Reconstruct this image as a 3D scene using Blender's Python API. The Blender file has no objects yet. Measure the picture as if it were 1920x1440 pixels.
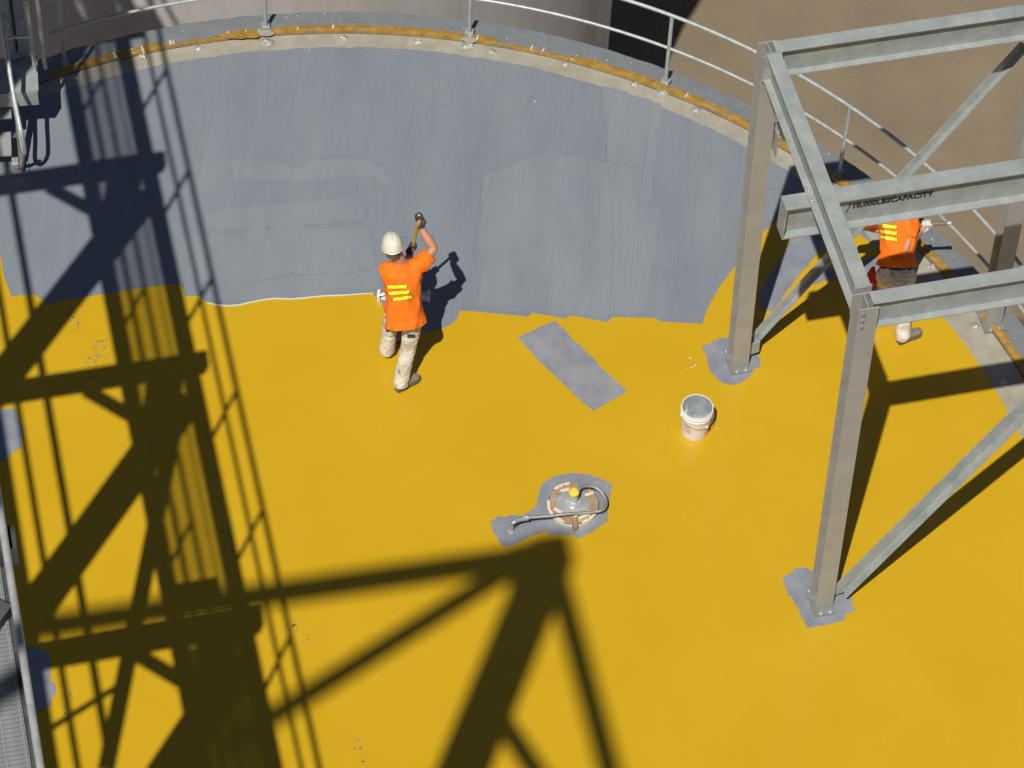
import bpy, bmesh, math, random
from mathutils import Vector, Matrix, noise
from mathutils.geometry import tessellate_polygon
from mathutils.bvhtree import BVHTree
random.seed(7)
S = bpy.context.scene
C = S.collection
R = math.radians
V = Vector

# ------------------------------------------------------------------ camera
FPX, CAMZ, PITCH, ROLL = 6000.0, 25.0225, 0.9093, 0.0525
_c, _s = math.cos(PITCH), math.sin(PITCH)
_R0 = Matrix(((1, 0, 0), (0, -_s, -_c), (0, _c, -_s)))
_cr, _sr = math.cos(ROLL), math.sin(ROLL)
_RR = Matrix(((_cr, -_sr, 0), (_sr, _cr, 0), (0, 0, 1)))
_RM = _RR @ _R0                                   # rows: right, down, forward
camd = bpy.data.cameras.new('camera')
cam = bpy.data.objects.new('camera', camd)
C.objects.link(cam)
right, down, fwd = _RM[0], _RM[1], _RM[2]
cam.matrix_world = Matrix(((right[0], -down[0], -fwd[0], 0), (right[1], -down[1], -fwd[1], 0),
                           (right[2], -down[2], -fwd[2], CAMZ), (0, 0, 0, 1)))
camd.sensor_width = 36
camd.lens = FPX / 1920 * 36
camd.clip_start = 0.1
camd.clip_end = 600
S.camera = cam
CAMP = V((0, 0, CAMZ))

def ray(x, y):
    return (_RM.transposed() @ V(((x - 960) / FPX, (y - 720) / FPX, 1))).normalized()

def U(x, y, z=0.0):
    """the point at height z that stands under a measured picture position"""
    d = ray(x, y)
    return CAMP + d * ((z - CAMZ) / d.z)

# ------------------------------------------------------------------ light
SUN = V((0.172, 0.583, -1.0)).normalized()        # direction the light travels
w = bpy.data.worlds.new('World')
S.world = w
w.use_nodes = True
nt = w.node_tree
bg = nt.nodes['Background']
sky = nt.nodes.new('ShaderNodeTexSky')
sky.sky_type = 'NISHITA'
sky.sun_disc = False
sky.sun_elevation = R(59.1)
sky.sun_rotation = R(197.2)
sky.altitude = 1800
sky.air_density = 0.65
sky.dust_density = 2.2
sky.ozone_density = 0.3
nt.links.new(sky.outputs[0], bg.inputs[0])
bg.inputs[1].default_value = 0.06
sd = bpy.data.lights.new('sun', 'SUN')
sd.energy = 5.0
sd.angle = R(0.5)
sd.color = (1.0, 0.975, 0.895)
so = bpy.data.objects.new('sun', sd)
C.objects.link(so)
so.rotation_euler = SUN.to_track_quat('-Z', 'Y').to_euler()
so.location = (-10, -30, 60)
S.view_settings.view_transform = 'Standard'
S.view_settings.look = 'None'
S.view_settings.exposure = -0.3
S.view_settings.gamma = 1
S.view_settings.use_curve_mapping = False

# ------------------------------------------------------------------ materials
def mat(name, col, rough=0.6, metal=0.0, col2=None, scale=6, detail=5, stretch=None, bump=0.0, bscale=None,
        spots=None, lo=0.35, hi=0.65, rough2=None, rot=0.0):
    m = bpy.data.materials.new(name)
    m.use_nodes = True
    t = m.node_tree
    b = t.nodes['Principled BSDF']
    b.inputs['Roughness'].default_value = rough
    b.inputs['Metallic'].default_value = metal
    b.inputs['Base Color'].default_value = (*col, 1)
    tc = t.nodes.new('ShaderNodeTexCoord')
    mp = t.nodes.new('ShaderNodeMapping')
    t.links.new(tc.outputs['Object'], mp.inputs[0])
    if stretch: mp.inputs['Scale'].default_value = stretch
    mp.inputs['Rotation'].default_value = (0, 0, rot)
    out = None
    if col2:
        n = t.nodes.new('ShaderNodeTexNoise')
        n.inputs['Scale'].default_value = scale
        n.inputs['Detail'].default_value = detail
        n.inputs['Roughness'].default_value = 0.6
        t.links.new(mp.outputs[0], n.inputs[0])
        r = t.nodes.new('ShaderNodeValToRGB')
        r.color_ramp.elements[0].position = lo
        r.color_ramp.elements[1].position = hi
        r.color_ramp.elements[0].color = (*col, 1)
        r.color_ramp.elements[1].color = (*col2, 1)
        t.links.new(n.outputs[0], r.inputs[0])
        out = r.outputs[0]
        if rough2 is not None:
            mr = t.nodes.new('ShaderNodeMapRange')
            mr.inputs['From Min'].default_value = lo
            mr.inputs['From Max'].default_value = hi
            mr.inputs['To Min'].default_value = rough
            mr.inputs['To Max'].default_value = rough2
            t.links.new(n.outputs[0], mr.inputs[0])
            t.links.new(mr.outputs[0], b.inputs['Roughness'])
    if spots:
        sc, lim, sc_col, fac = spots
        n2 = t.nodes.new('ShaderNodeTexNoise')
        n2.inputs['Scale'].default_value = sc
        n2.inputs['Detail'].default_value = 3
        t.links.new(tc.outputs['Object'], n2.inputs[0])
        r2 = t.nodes.new('ShaderNodeValToRGB')
        r2.color_ramp.elements[0].position = lim
        r2.color_ramp.elements[1].position = min(1, lim + 0.05)
        r2.color_ramp.elements[0].color = (0, 0, 0, 1)
        r2.color_ramp.elements[1].color = (fac, fac, fac, 1)
        t.links.new(n2.outputs[0], r2.inputs[0])
        mx = t.nodes.new('ShaderNodeMix')
        mx.data_type = 'RGBA'
        mx.inputs['B'].default_value = (*sc_col, 1)
        if out: t.links.new(out, mx.inputs['A'])
        else: mx.inputs['A'].default_value = (*col, 1)
        t.links.new(r2.outputs[0], mx.inputs['Factor'])
        out = mx.outputs['Result']
    if out: t.links.new(out, b.inputs['Base Color'])
    if bump:
        n3 = t.nodes.new('ShaderNodeTexNoise')
        n3.inputs['Scale'].default_value = bscale or scale * 4
        n3.inputs['Detail'].default_value = 4
        t.links.new(mp.outputs[0], n3.inputs[0])
        bp = t.nodes.new('ShaderNodeBump')
        bp.inputs['Strength'].default_value = bump
        bp.inputs['Distance'].default_value = 0.02
        t.links.new(n3.outputs[0], bp.inputs['Height'])
        t.links.new(bp.outputs[0], b.inputs['Normal'])
    return m

def primer_mat(name, a, b_, rough, brick=(0.9, 3.2), rot=0.06, line=0.86):
    """roller-applied primer: lap panels of slightly different tone with thin darker laps, plus cloudy wear"""
    m = bpy.data.materials.new(name)
    m.use_nodes = True
    t = m.node_tree
    N, L = t.nodes, t.links
    p = N['Principled BSDF']
    tc = N.new('ShaderNodeTexCoord')
    nz = N.new('ShaderNodeTexNoise'); nz.inputs['Scale'].default_value = 0.9; nz.inputs['Detail'].default_value = 4
    L.new(tc.outputs['Object'], nz.inputs[0])
    vm = N.new('ShaderNodeVectorMath'); vm.operation = 'MULTIPLY_ADD'
    vm.inputs[1].default_value = (0.14, 0.22, 0)
    L.new(nz.outputs['Color'], vm.inputs[0]); L.new(tc.outputs['Object'], vm.inputs[2])
    mp = N.new('ShaderNodeMapping'); mp.inputs['Rotation'].default_value = (0, 0, R(90) + rot)
    L.new(vm.outputs[0], mp.inputs[0])
    br = N.new('ShaderNodeTexBrick')
    br.inputs['Color1'].default_value = (0.0, 0.0, 0.0, 1)
    br.inputs['Color2'].default_value = (1, 1, 1, 1)
    br.inputs['Mortar'].default_value = (0.5, 0.5, 0.5, 1)
    br.inputs['Scale'].default_value = 1.0
    br.inputs['Mortar Size'].default_value = 0.006
    br.inputs['Mortar Smooth'].default_value = 0.6
    br.inputs['Brick Width'].default_value = 1.9
    br.inputs['Row Height'].default_value = 0.42
    br.offset = 0.37
    L.new(mp.outputs[0], br.inputs[0])
    n2 = N.new('ShaderNodeTexNoise'); n2.inputs['Scale'].default_value = 1.1; n2.inputs['Detail'].default_value = 6
    mp2 = N.new('ShaderNodeMapping'); mp2.inputs['Scale'].default_value = (2.2, 0.6, 1)
    L.new(tc.outputs['Object'], mp2.inputs[0]); L.new(mp2.outputs[0], n2.inputs[0])
    n3 = N.new('ShaderNodeTexNoise'); n3.inputs['Scale'].default_value = 14; n3.inputs['Detail'].default_value = 5
    mp3 = N.new('ShaderNodeMapping'); mp3.inputs['Scale'].default_value = (1.5, 0.22, 1); mp3.inputs['Rotation'].default_value = (0, 0, -0.08)
    L.new(tc.outputs['Object'], mp3.inputs[0]); L.new(mp3.outputs[0], n3.inputs[0])
    # factor = 0.35*brick + 0.9*(n2) + .3*n3
    a1 = N.new('ShaderNodeMath'); a1.operation = 'MULTIPLY_ADD'; a1.inputs[1].default_value = 0.13
    L.new(br.outputs['Color'], a1.inputs[0])
    a2 = N.new('ShaderNodeMath'); a2.operation = 'MULTIPLY_ADD'; a2.inputs[1].default_value = 1.25; a2.inputs[2].default_value = -0.3
    L.new(n2.outputs[0], a2.inputs[0]); L.new(a2.outputs[0], a1.inputs[2])
    a3 = N.new('ShaderNodeMath'); a3.operation = 'MULTIPLY_ADD'; a3.inputs[1].default_value = 0.5
    L.new(n3.outputs[0], a3.inputs[0]); L.new(a1.outputs[0], a3.inputs[2])
    a4 = N.new('ShaderNodeMath'); a4.operation = 'ADD'; a4.use_clamp = True; a4.inputs[1].default_value = -0.2
    L.new(a3.outputs[0], a4.inputs[0])
    mx = N.new('ShaderNodeMix'); mx.data_type = 'RGBA'
    mx.inputs['A'].default_value = (*a, 1); mx.inputs['B'].default_value = (*b_, 1)
    L.new(a4.outputs[0], mx.inputs['Factor'])
    dk = N.new('ShaderNodeMix'); dk.data_type = 'RGBA'; dk.blend_type = 'MULTIPLY'
    L.new(mx.outputs['Result'], dk.inputs['A'])
    dk.inputs['B'].default_value = (line, line, line * 1.02, 1)
    # laps show only here and there
    n4 = N.new('ShaderNodeTexNoise'); n4.inputs['Scale'].default_value = 1.3
    L.new(tc.outputs['Object'], n4.inputs[0])
    r4 = N.new('ShaderNodeMapRange'); r4.inputs['From Min'].default_value = 0.42; r4.inputs['From Max'].default_value = 0.62
    L.new(n4.outputs[0], r4.inputs[0])
    m4 = N.new('ShaderNodeMath'); m4.operation = 'MULTIPLY'
    L.new(br.outputs['Fac'], m4.inputs[0]); L.new(r4.outputs[0], m4.inputs[1])
    L.new(m4.outputs[0], dk.inputs['Factor'])
    L.new(dk.outputs['Result'], p.inputs['Base Color'])
    rr = N.new('ShaderNodeMapRange'); rr.inputs['To Min'].default_value = rough - 0.06; rr.inputs['To Max'].default_value = rough + 0.1
    L.new(n2.outputs[0], rr.inputs[0]); L.new(rr.outputs[0], p.inputs['Roughness'])
    bp = N.new('ShaderNodeBump'); bp.inputs['Strength'].default_value = 0.05; bp.inputs['Distance'].default_value = 0.01
    L.new(n3.outputs[0], bp.inputs['Height']); L.new(bp.outputs[0], p.inputs['Normal'])
    return m

M = {}
M['ground'] = mat('packed_earth', (0.20, 0.152, 0.097), 0.95, col2=(0.245, 0.19, 0.126), scale=0.5, detail=9, bump=0.5, bscale=14,
                  spots=(9, 0.72, (0.28, 0.22, 0.16), 0.5))
M['rim_shade'] = mat('shaded_ground', (0.035, 0.03, 0.025), 0.95, col2=(0.06, 0.05, 0.04), scale=3, bump=0.5)  # unused dark tone for the shaded ground strip beside the rim
M['concrete'] = mat('concrete', (0.33, 0.32, 0.30), 0.9, col2=(0.40, 0.39, 0.36), scale=4, bump=0.2)
M['shell'] = mat('weathered_tank_steel', (0.55, 0.515, 0.495), 0.6, col2=(0.66, 0.62, 0.60), scale=1.4, detail=8, stretch=(1.8, 1.8, 0.4), bump=0.12, bscale=5)
M['bare'] = mat('bare_buff_steel', (0.33, 0.30, 0.23), 0.5, col2=(0.41, 0.385, 0.31), scale=5, bump=0.08, spots=(16, 0.66, (0.26, 0.23, 0.18), 0.5))
M['shelf'] = mat('galvanised_rim', (0.205, 0.218, 0.225), 0.45, 0.1, col2=(0.24, 0.253, 0.26), scale=7, bump=0.22, bscale=30)
M['primer'] = primer_mat('grey_primer', (0.19, 0.208, 0.245), (0.255, 0.275, 0.305), 0.5)
M['lap'] = primer_mat('grey_primer_second_pass', (0.212, 0.230, 0.266), (0.278, 0.297, 0.324), 0.44)
M['patch'] = mat('grey_primer_patch', (0.205, 0.218, 0.262), 0.5, col2=(0.285, 0.297, 0.33), scale=4, detail=6, bump=0.06, bscale=20)
M['patch_worn'] = mat('grey_primer_patch_worn', (0.21, 0.225, 0.27), 0.5, col2=(0.30, 0.305, 0.325), scale=3, detail=6, bump=0.06, bscale=20,
                      spots=(14, 0.57, (0.36, 0.27, 0.17), 0.35))
M['yellow'] = mat('yellow_coating', (0.578, 0.346, 0.011), 0.2, col2=(0.606, 0.367, 0.013), scale=0.8, detail=6, bump=0.03, bscale=60,
                  spots=(17, 0.735, (0.42, 0.25, 0.02), 0.3), rough2=0.32)
M['cover'] = mat('pale_grey_cover', (0.30, 0.315, 0.32), 0.45, col2=(0.40, 0.41, 0.40), scale=6, bump=0.05)
M['wet'] = mat('pale_sheen_and_drips', (0.62, 0.62, 0.58), 0.15)  # pale tone for the sheen of the wet edge and for paint drips
M['tape'] = mat('amber_masking_tape', (0.31, 0.165, 0.025), 0.35, col2=(0.44, 0.265, 0.065), scale=9, detail=6, bump=0.5, bscale=22)
M['tape_gleam'] = mat('lit_tape_fold', (0.66, 0.58, 0.40), 0.4, col2=(0.78, 0.72, 0.58), scale=12, bump=0.4)  # pale tone stands for light catching the tape folds
M['brown_tape'] = mat('brown_masking_paper', (0.33, 0.19, 0.11), 0.6, col2=(0.47, 0.31, 0.20), scale=14, bump=0.4)
M['cream'] = mat('cream_tape', (0.70, 0.60, 0.43), 0.55, col2=(0.80, 0.72, 0.56), scale=20, bump=0.2)
M['galv'] = mat('galvanised_steel', (0.29, 0.315, 0.31), 0.52, 0.1, col2=(0.40, 0.425, 0.41), scale=5, detail=8, bump=0.07, bscale=30,
                spots=(10, 0.66, (0.24, 0.235, 0.22), 0.5), rough2=0.42)
M['galv_warm'] = mat('dull_galvanised_steel', (0.345, 0.338, 0.325), 0.5, 0.12, col2=(0.40, 0.392, 0.378), scale=4, detail=8, bump=0.06, bscale=30,
                     spots=(9, 0.70, (0.26, 0.235, 0.20), 0.4))
M['grate'] = mat('dull_grating_steel', (0.20, 0.215, 0.215), 0.6, 0.1, col2=(0.30, 0.32, 0.315), scale=9)
M['plate'] = mat('paint_smeared_plate', (0.20, 0.20, 0.19), 0.5, 0.1, col2=(0.27, 0.265, 0.25), scale=9, bump=0.06)
M['pipe'] = mat('galvanised_pipe', (0.40, 0.42, 0.41), 0.42, 0.3, col2=(0.55, 0.57, 0.55), scale=14, detail=6, bump=0.1)
M['bolt'] = mat('zinc_bolt', (0.38, 0.40, 0.41), 0.4, 0.5, col2=(0.5, 0.52, 0.52), scale=30)
M['foil'] = mat('crumpled_foil', (0.42, 0.40, 0.36), 0.3, 0.4, col2=(0.62, 0.60, 0.55), scale=30, bump=0.8, bscale=60)
M['darksteel'] = mat('dark_steel', (0.05, 0.052, 0.055), 0.6, col2=(0.085, 0.085, 0.085), scale=8, bump=0.1)
M['bluegrey'] = mat('blue_grey_enclosure', (0.19, 0.235, 0.30), 0.45, col2=(0.25, 0.30, 0.37), scale=5, bump=0.05)
M['black'] = mat('stencil_black', (0.015, 0.015, 0.017), 0.7, col2=(0.03, 0.03, 0.03), scale=30)
M['white'] = mat('white_plastic', (0.78, 0.74, 0.70), 0.35, col2=(0.84, 0.80, 0.77), scale=9)
M['silver'] = mat('silver_paint_residue', (0.48, 0.51, 0.54), 0.18, 0.45, col2=(0.74, 0.77, 0.79), scale=9, detail=5, bump=0.15, bscale=14)
M['label_red'] = mat('faded_red_print', (0.70, 0.36, 0.30), 0.5, col2=(0.78, 0.60, 0.55), scale=28, lo=0.4, hi=0.6)
M['wire'] = mat('wire', (0.45, 0.45, 0.45), 0.35, 0.7, col2=(0.55, 0.55, 0.55), scale=30)
M['capyellow'] = mat('yellow_cap', (0.82, 0.62, 0.05), 0.35, col2=(0.88, 0.68, 0.08), scale=20)
M['hose'] = mat('braided_metal_hose', (0.30, 0.295, 0.285), 0.38, 0.5, col2=(0.42, 0.41, 0.395), scale=60, bump=0.3, bscale=160)
M['orange'] = mat('hi_vis_orange_cotton', (0.95, 0.172, 0.003), 0.85, col2=(1.0, 0.205, 0.005), scale=8, bump=0.15, bscale=40)
M['stripe'] = mat('yellow_print', (0.92, 0.78, 0.01), 0.6, col2=(0.95, 0.85, 0.03), scale=20)
M['stripe_edge'] = mat('dark_print_outline', (0.10, 0.085, 0.02), 0.7, col2=(0.16, 0.13, 0.02), scale=20)
M['trouser'] = mat('paint_stained_canvas', (0.52, 0.45, 0.34), 0.9, col2=(0.86, 0.79, 0.68), scale=7, detail=6, bump=0.35, bscale=22,
                   spots=(11, 0.64, (0.17, 0.13, 0.09), 0.6))
M['boot'] = mat('dusty_work_boot', (0.20, 0.16, 0.125), 0.8, col2=(0.30, 0.25, 0.20), scale=14, bump=0.3)
M['sole'] = mat('boot_sole', (0.10, 0.075, 0.05), 0.85, col2=(0.16, 0.12, 0.08), scale=14)
M['skin'] = mat('sunburnt_skin', (0.50, 0.215, 0.125), 0.55, col2=(0.58, 0.275, 0.17), scale=10)
M['hair'] = mat('short_hair', (0.10, 0.07, 0.05), 0.8, col2=(0.16, 0.12, 0.09), scale=60, bump=0.4)
M['helmet'] = mat('cream_hard_hat', (0.72, 0.68, 0.56), 0.4, col2=(0.80, 0.76, 0.65), scale=8, spots=(20, 0.66, (0.6, 0.55, 0.42), 0.5))
M['glove_dark'] = mat('dark_work_glove', (0.035, 0.03, 0.028), 0.8, col2=(0.08, 0.07, 0.06), scale=25, bump=0.3)
M['glove_white'] = mat('white_work_glove', (0.62, 0.58, 0.53), 0.85, col2=(0.74, 0.70, 0.66), scale=25, bump=0.3)
M['polewood'] = mat('yellow_wood_pole', (0.56, 0.36, 0.05), 0.5, col2=(0.66, 0.44, 0.08), scale=8, stretch=(1, 1, 0.2))
M['polegrey'] = mat('grey_brown_pole', (0.17, 0.135, 0.11), 0.55, col2=(0.24, 0.20, 0.165), scale=9)
M['nap'] = mat('roller_nap', (0.62, 0.64, 0.68), 0.9, col2=(0.74, 0.75, 0.78), scale=40, bump=0.6, bscale=120)
M['belt'] = mat('dark_belt', (0.055, 0.022, 0.022), 0.6, col2=(0.08, 0.035, 0.03), scale=20)
M['navy'] = mat('navy_patch', (0.03, 0.035, 0.08), 0.7, col2=(0.05, 0.055, 0.10), scale=30)
M['rag'] = mat('red_rag', (0.36, 0.015, 0.015), 0.9, col2=(0.46, 0.03, 0.025), scale=10, bump=0.4, bscale=30)
M['print'] = mat('dried_boot_print', (0.42, 0.29, 0.07), 0.6, col2=(0.46, 0.34, 0.13), scale=30)

# ------------------------------------------------------------------ helpers
def tag(o, label=None, cat=None, group=None, kind=None):
    if label: o['label'] = label
    if cat: o['category'] = cat
    if group: o['group'] = group
    if kind: o['kind'] = kind
    return o

def thing(name, label, cat, loc=(0, 0, 0), group=None):
    o = bpy.data.objects.new(name, None)
    C.objects.link(o)
    o.location = loc
    o.empty_display_size = 0.2
    return tag(o, label, cat, group)

WM = {}
def place(o, parent):
    """parent o keeping its world position (parents carry a plain translation only)"""
    C.objects.link(o)
    if parent is not None:
        o.parent = parent
        off = V((0, 0, 0)); p = parent
        while p is not None:
            off += p.location; p = p.parent
        o.location = o.location - off
    return o

def link_mesh(name, me, m, parent=None, loc=(0, 0, 0), smooth=False, label=None):
    o = bpy.data.objects.new(name, me)
    mats = m if isinstance(m, (list, tuple)) else [m]
    for k in mats: me.materials.append(k)
    if smooth:
        for p in me.polygons: p.use_smooth = True
    o.location = loc
    place(o, parent)
    if label: o['label'] = label
    return o

class MB:
    def __init__(s): s.v = []; s.f = []; s.mi = []; s.cur = 0
    def add(s, vs, fs):
        b = len(s.v)
        s.v += [tuple(x) for x in vs]
        s.f += [tuple(i + b for i in f) for f in fs]
        s.mi += [s.cur] * len(fs)
    def obox(s, c, ax, ay, az):
        c, ax, ay, az = V(c), V(ax), V(ay), V(az)
        vs = [c + ax * i + ay * j + az * k for i in (-1, 1) for j in (-1, 1) for k in (-1, 1)]
        fs = [(0, 1, 3, 2), (4, 6, 7, 5), (0, 4, 5, 1), (2, 3, 7, 6), (0, 2, 6, 4), (1, 5, 7, 3)]
        if ax.cross(ay).dot(az) < 0: fs = [f[::-1] for f in fs]
        s.add(vs, fs)
    def box(s, c, sx, sy, sz): s.obox(c, (sx / 2, 0, 0), (0, sy / 2, 0), (0, 0, sz / 2))
    def bar(s, p0, p1, w, h, up=(0, 0, 1), shift=(0, 0)):
        """rectangular bar: w sideways, h along up"""
        p0, p1 = V(p0), V(p1)
        d = p1 - p0; t = d.normalized()
        side = t.cross(V(up)).normalized(); up2 = side.cross(t).normalized()
        c = (p0 + p1) / 2 + side * shift[0] + up2 * shift[1]
        s.obox(c, d / 2, side * w / 2, up2 * h / 2)
    def ibeam(s, p0, p1, depth, width, tf=0.014, tw=0.009, up=(0, 0, 1)):
        s.bar(p0, p1, width, tf, up, (0, depth / 2 - tf / 2))
        s.bar(p0, p1, width, tf, up, (0, -depth / 2 + tf / 2))
        s.bar(p0, p1, tw, depth - 2 * tf - 0.001, up)
    def tube(s, pts, r, seg=8, caps=True, closed=False):
        pts = [V(p) for p in pts]
        n = len(pts)
        rs = r if isinstance(r, (list, tuple)) else [r] * n
        base = len(s.v); rings = []
        prev = None
        for i, p in enumerate(pts):
            a = pts[(i - 1) % n] if (closed or i > 0) else pts[0]
            b = pts[(i + 1) % n] if (closed or i < n - 1) else pts[-1]
            t = (b - a).normalized()
            if prev is None:
                ref = V((0, 0, 1)) if abs(t.z) < 0.9 else V((1, 0, 0))
                x = t.cross(ref).normalized()
            else:
                x = (prev - t * prev.dot(t)).normalized()
            prev = x
            y = t.cross(x)
            rings.append([p + (x * math.cos(2 * math.pi * k / seg) + y * math.sin(2 * math.pi * k / seg)) * rs[i] for k in range(seg)])
        vs = [q for rg in rings for q in rg]
        fs = []
        for i in range(n if closed else n - 1):
            j = (i + 1) % n
            for k in range(seg):
                k2 = (k + 1) % seg
                fs.append((i * seg + k, i * seg + k2, j * seg + k2, j * seg + k))
        if caps and not closed:
            fs.append(tuple(range(seg))[::-1]); fs.append(tuple((n - 1) * seg + k for k in range(seg)))
        s.add(vs, fs)
    def lathe(s, c, prof, seg=24, axis=None, xdir=None, sx=1.0, sy=1.0, cap=True):
        c = V(c)
        az = V(axis).normalized() if axis else V((0, 0, 1))
        ax = (V(xdir) - az * V(xdir).dot(az)).normalized() if xdir else (V((1, 0, 0)) if abs(az.z) > 0.9 else az.cross(V((0, 0, 1))).normalized())
        ax = (ax - az * ax.dot(az)).normalized()
        ay = az.cross(ax)
        vs = []; fs = []
        for r, z in prof:
            for k in range(seg):
                a = 2 * math.pi * k / seg
                vs.append(c + ax * (r * sx * math.cos(a)) + ay * (r * sy * math.sin(a)) + az * z)
        for i in range(len(prof) - 1):
            for k in range(seg):
                k2 = (k + 1) % seg
                fs.append((i * seg + k, i * seg + k2, (i + 1) * seg + k2, (i + 1) * seg + k))
        if cap and prof[0][0] > 1e-4: fs.append(tuple(range(seg))[::-1])
        if cap and prof[-1][0] > 1e-4: fs.append(tuple((len(prof) - 1) * seg + k for k in range(seg)))
        s.add(vs, fs)
    def sphere(s, c, r, seg=10, rings=6, sx=1, sy=1, sz=1):
        prof = [(r * math.sin(math.pi * i / rings), -r * sz * math.cos(math.pi * i / rings)) for i in range(rings + 1)]
        s.lathe(c, prof, seg, sx=sx, sy=sy)
    def loft(s, rings, seg=14):
        """rings: (centre, half side vector, half front vector)"""
        vs = []; fs = []
        for c, a, b in rings:
            for k in range(seg):
                t = 2 * math.pi * k / seg
                vs.append(V(c) + V(a) * math.cos(t) + V(b) * math.sin(t))
        n = len(rings)
        for i in range(n - 1):
            for k in range(seg):
                k2 = (k + 1) % seg
                fs.append((i * seg + k, i * seg + k2, (i + 1) * seg + k2, (i + 1) * seg + k))
        fs.append(tuple(range(seg))[::-1]); fs.append(tuple((n - 1) * seg + k for k in range(seg)))
        s.add(vs, fs)
    def limb(s, pts, rs, seg=12):
        s.tube(pts, rs, seg)
        for p, r in zip(pts, rs): s.sphere(p, r * 0.99, seg, 8)
    def mesh(s, name, origin=(0, 0, 0)):
        me = bpy.data.meshes.new(name)
        o = V(origin)
        me.from_pydata([tuple(V(v) - o) for v in s.v], [], s.f)
        for p, k in zip(me.polygons, s.mi): p.material_index = k
        bm = bmesh.new(); bm.from_mesh(me)
        bmesh.ops.recalc_face_normals(bm, faces=bm.faces)
        bm.to_mesh(me); bm.free()
        me.update()
        return me
    def build(s, name, m, parent=None, smooth=False, origin=None, bevel=0, label=None):
        o_ = V(origin) if origin is not None else V((0, 0, 0))
        if origin is None and s.v:
            o_ = sum((V(v) for v in s.v), V()) / len(s.v)
        o = link_mesh(name, s.mesh(name, o_), m, parent, o_, smooth, label)
        if bevel:
            b = o.modifiers.new('bevel', 'BEVEL'); b.width = bevel; b.segments = 2; b.limit_method = 'ANGLE'
        if smooth:
            try: o.data.set_sharp_from_angle(angle=R(40))
            except Exception: pass
        return o

def jag(poly, step=0.05, amp=0.012, seed=0.0, closed=True):
    """subdivide an outline and roughen it as a roller or brush leaves it"""
    out = []
    n = len(poly)
    for i in range(n if closed else n - 1):
        a, b = V(poly[i]), V(poly[(i + 1) % n])
        L = (b - a).length
        k = max(1, int(L / step))
        t = (b - a).normalized() if L > 1e-6 else V((1, 0, 0))
        nn = V((-t.y, t.x, 0))
        for j in range(k):
            p = a.lerp(b, j / k)
            if j: p = p + nn * (noise.noise(V((p.x * 9, p.y * 9, seed))) * amp * 1.5 + noise.noise(V((p.x * 30, p.y * 30, seed + 5))) * amp * 0.7)
            out.append(p)
    return out

def sheet(name, poly, z, m, parent=None, origin=None, thick=0.0, label=None):
    pts = [V((p[0], p[1], z)) for p in poly]
    tris = tessellate_polygon([pts])
    o = V(origin) if origin is not None else V((0, 0, 0))
    me = bpy.data.meshes.new(name)
    fs = []
    for t in tris:
        a, b, c = (pts[i] for i in t)
        fs.append(tuple(t) if (b - a).cross(c - a).z > 0 else tuple(t)[::-1])
    me.from_pydata([tuple(p - o) for p in pts], [], fs)
    me.update()
    return link_mesh(name, me, m, parent, o, False, label)

def smooth_path(p, n=6):
    out = []
    for i in range(len(p) - 1):
        a, b, c, d = p[max(i - 1, 0)], p[i], p[i + 1], p[min(i + 2, len(p) - 1)]
        for k in range(n):
            t = k / n
            out.append(0.5 * ((2 * b) + (c - a) * t + (2 * a - 5 * b + 4 * c - d) * t * t + (3 * b - a - 3 * c + d) * t ** 3))
    return out + [p[-1]]

def pix(pts, z=0.0): return [U(x, y, z) for x, y in pts]
def zoomed(pts, k, ox, oy): return [(x / k + ox, y / k + oy) for x, y in pts]

def remeshed(mb, name, voxel, m, parent=None, wrinkle=0.0, wscale=9.0, cuts=(), smooth_it=4, label=None, wdir=None):
    me = mb.mesh(name)
    tmp = bpy.data.objects.new('tmp', me); C.objects.link(tmp)
    r = tmp.modifiers.new('r', 'REMESH'); r.mode = 'VOXEL'; r.voxel_size = voxel
    sm = tmp.modifiers.new('s', 'SMOOTH'); sm.factor = 0.5; sm.iterations = smooth_it
    dg = bpy.context.evaluated_depsgraph_get()
    me2 = bpy.data.meshes.new_from_object(tmp.evaluated_get(dg))
    bpy.data.objects.remove(tmp); bpy.data.meshes.remove(me)
    me2.name = name
    bm = bmesh.new(); bm.from_mesh(me2)
    if wrinkle:
        bm.normal_update()
        for v in bm.verts:
            q = V((v.co.x * wscale, v.co.y * wscale, v.co.z * wscale * 1.5)) if wdir is None else V((v.co.dot(wdir[0]) * wscale, v.co.dot(wdir[1]) * wscale * 0.4, v.co.dot(wdir[2]) * wscale))
            a = noise.noise(q); a2 = noise.noise(q * 2.3 + V((9, 2, 1)))
            v.co += v.normal * wrinkle * ((1 - 2 * abs(a)) * 0.8 + a2 * 0.5)
    for co, no in cuts:
        g = bmesh.ops.bisect_plane(bm, geom=list(bm.verts) + list(bm.edges) + list(bm.faces), plane_co=co, plane_no=no, clear_outer=True)
    c = sum((v.co for v in bm.verts), V()) / max(1, len(bm.verts))
    bmesh.ops.translate(bm, vec=-c, verts=bm.verts)
    bm.to_mesh(me2); bm.free()
    me2.materials.clear()
    return link_mesh(name, me2, m, parent, c, True, label)

def copy_tree(o, parent=None, keep_loc=True):
    c = o.copy(); C.objects.link(c)
    if parent is not None: c.parent = parent
    for ch in o.children: copy_tree(ch, c)
    return c

# ------------------------------------------------------------------ ground
GZ = -11.0
TC = V((-1.525, 16.892, 0)); TR = 7.283
g = MB(); g.add([(-250, -120, GZ), (250, -120, GZ), (250, 400, GZ), (-250, 400, GZ)], [(0, 1, 2, 3)])
tag(g.build('ground', M['ground'], None, origin=(0, 0, GZ)), kind='structure')

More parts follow.
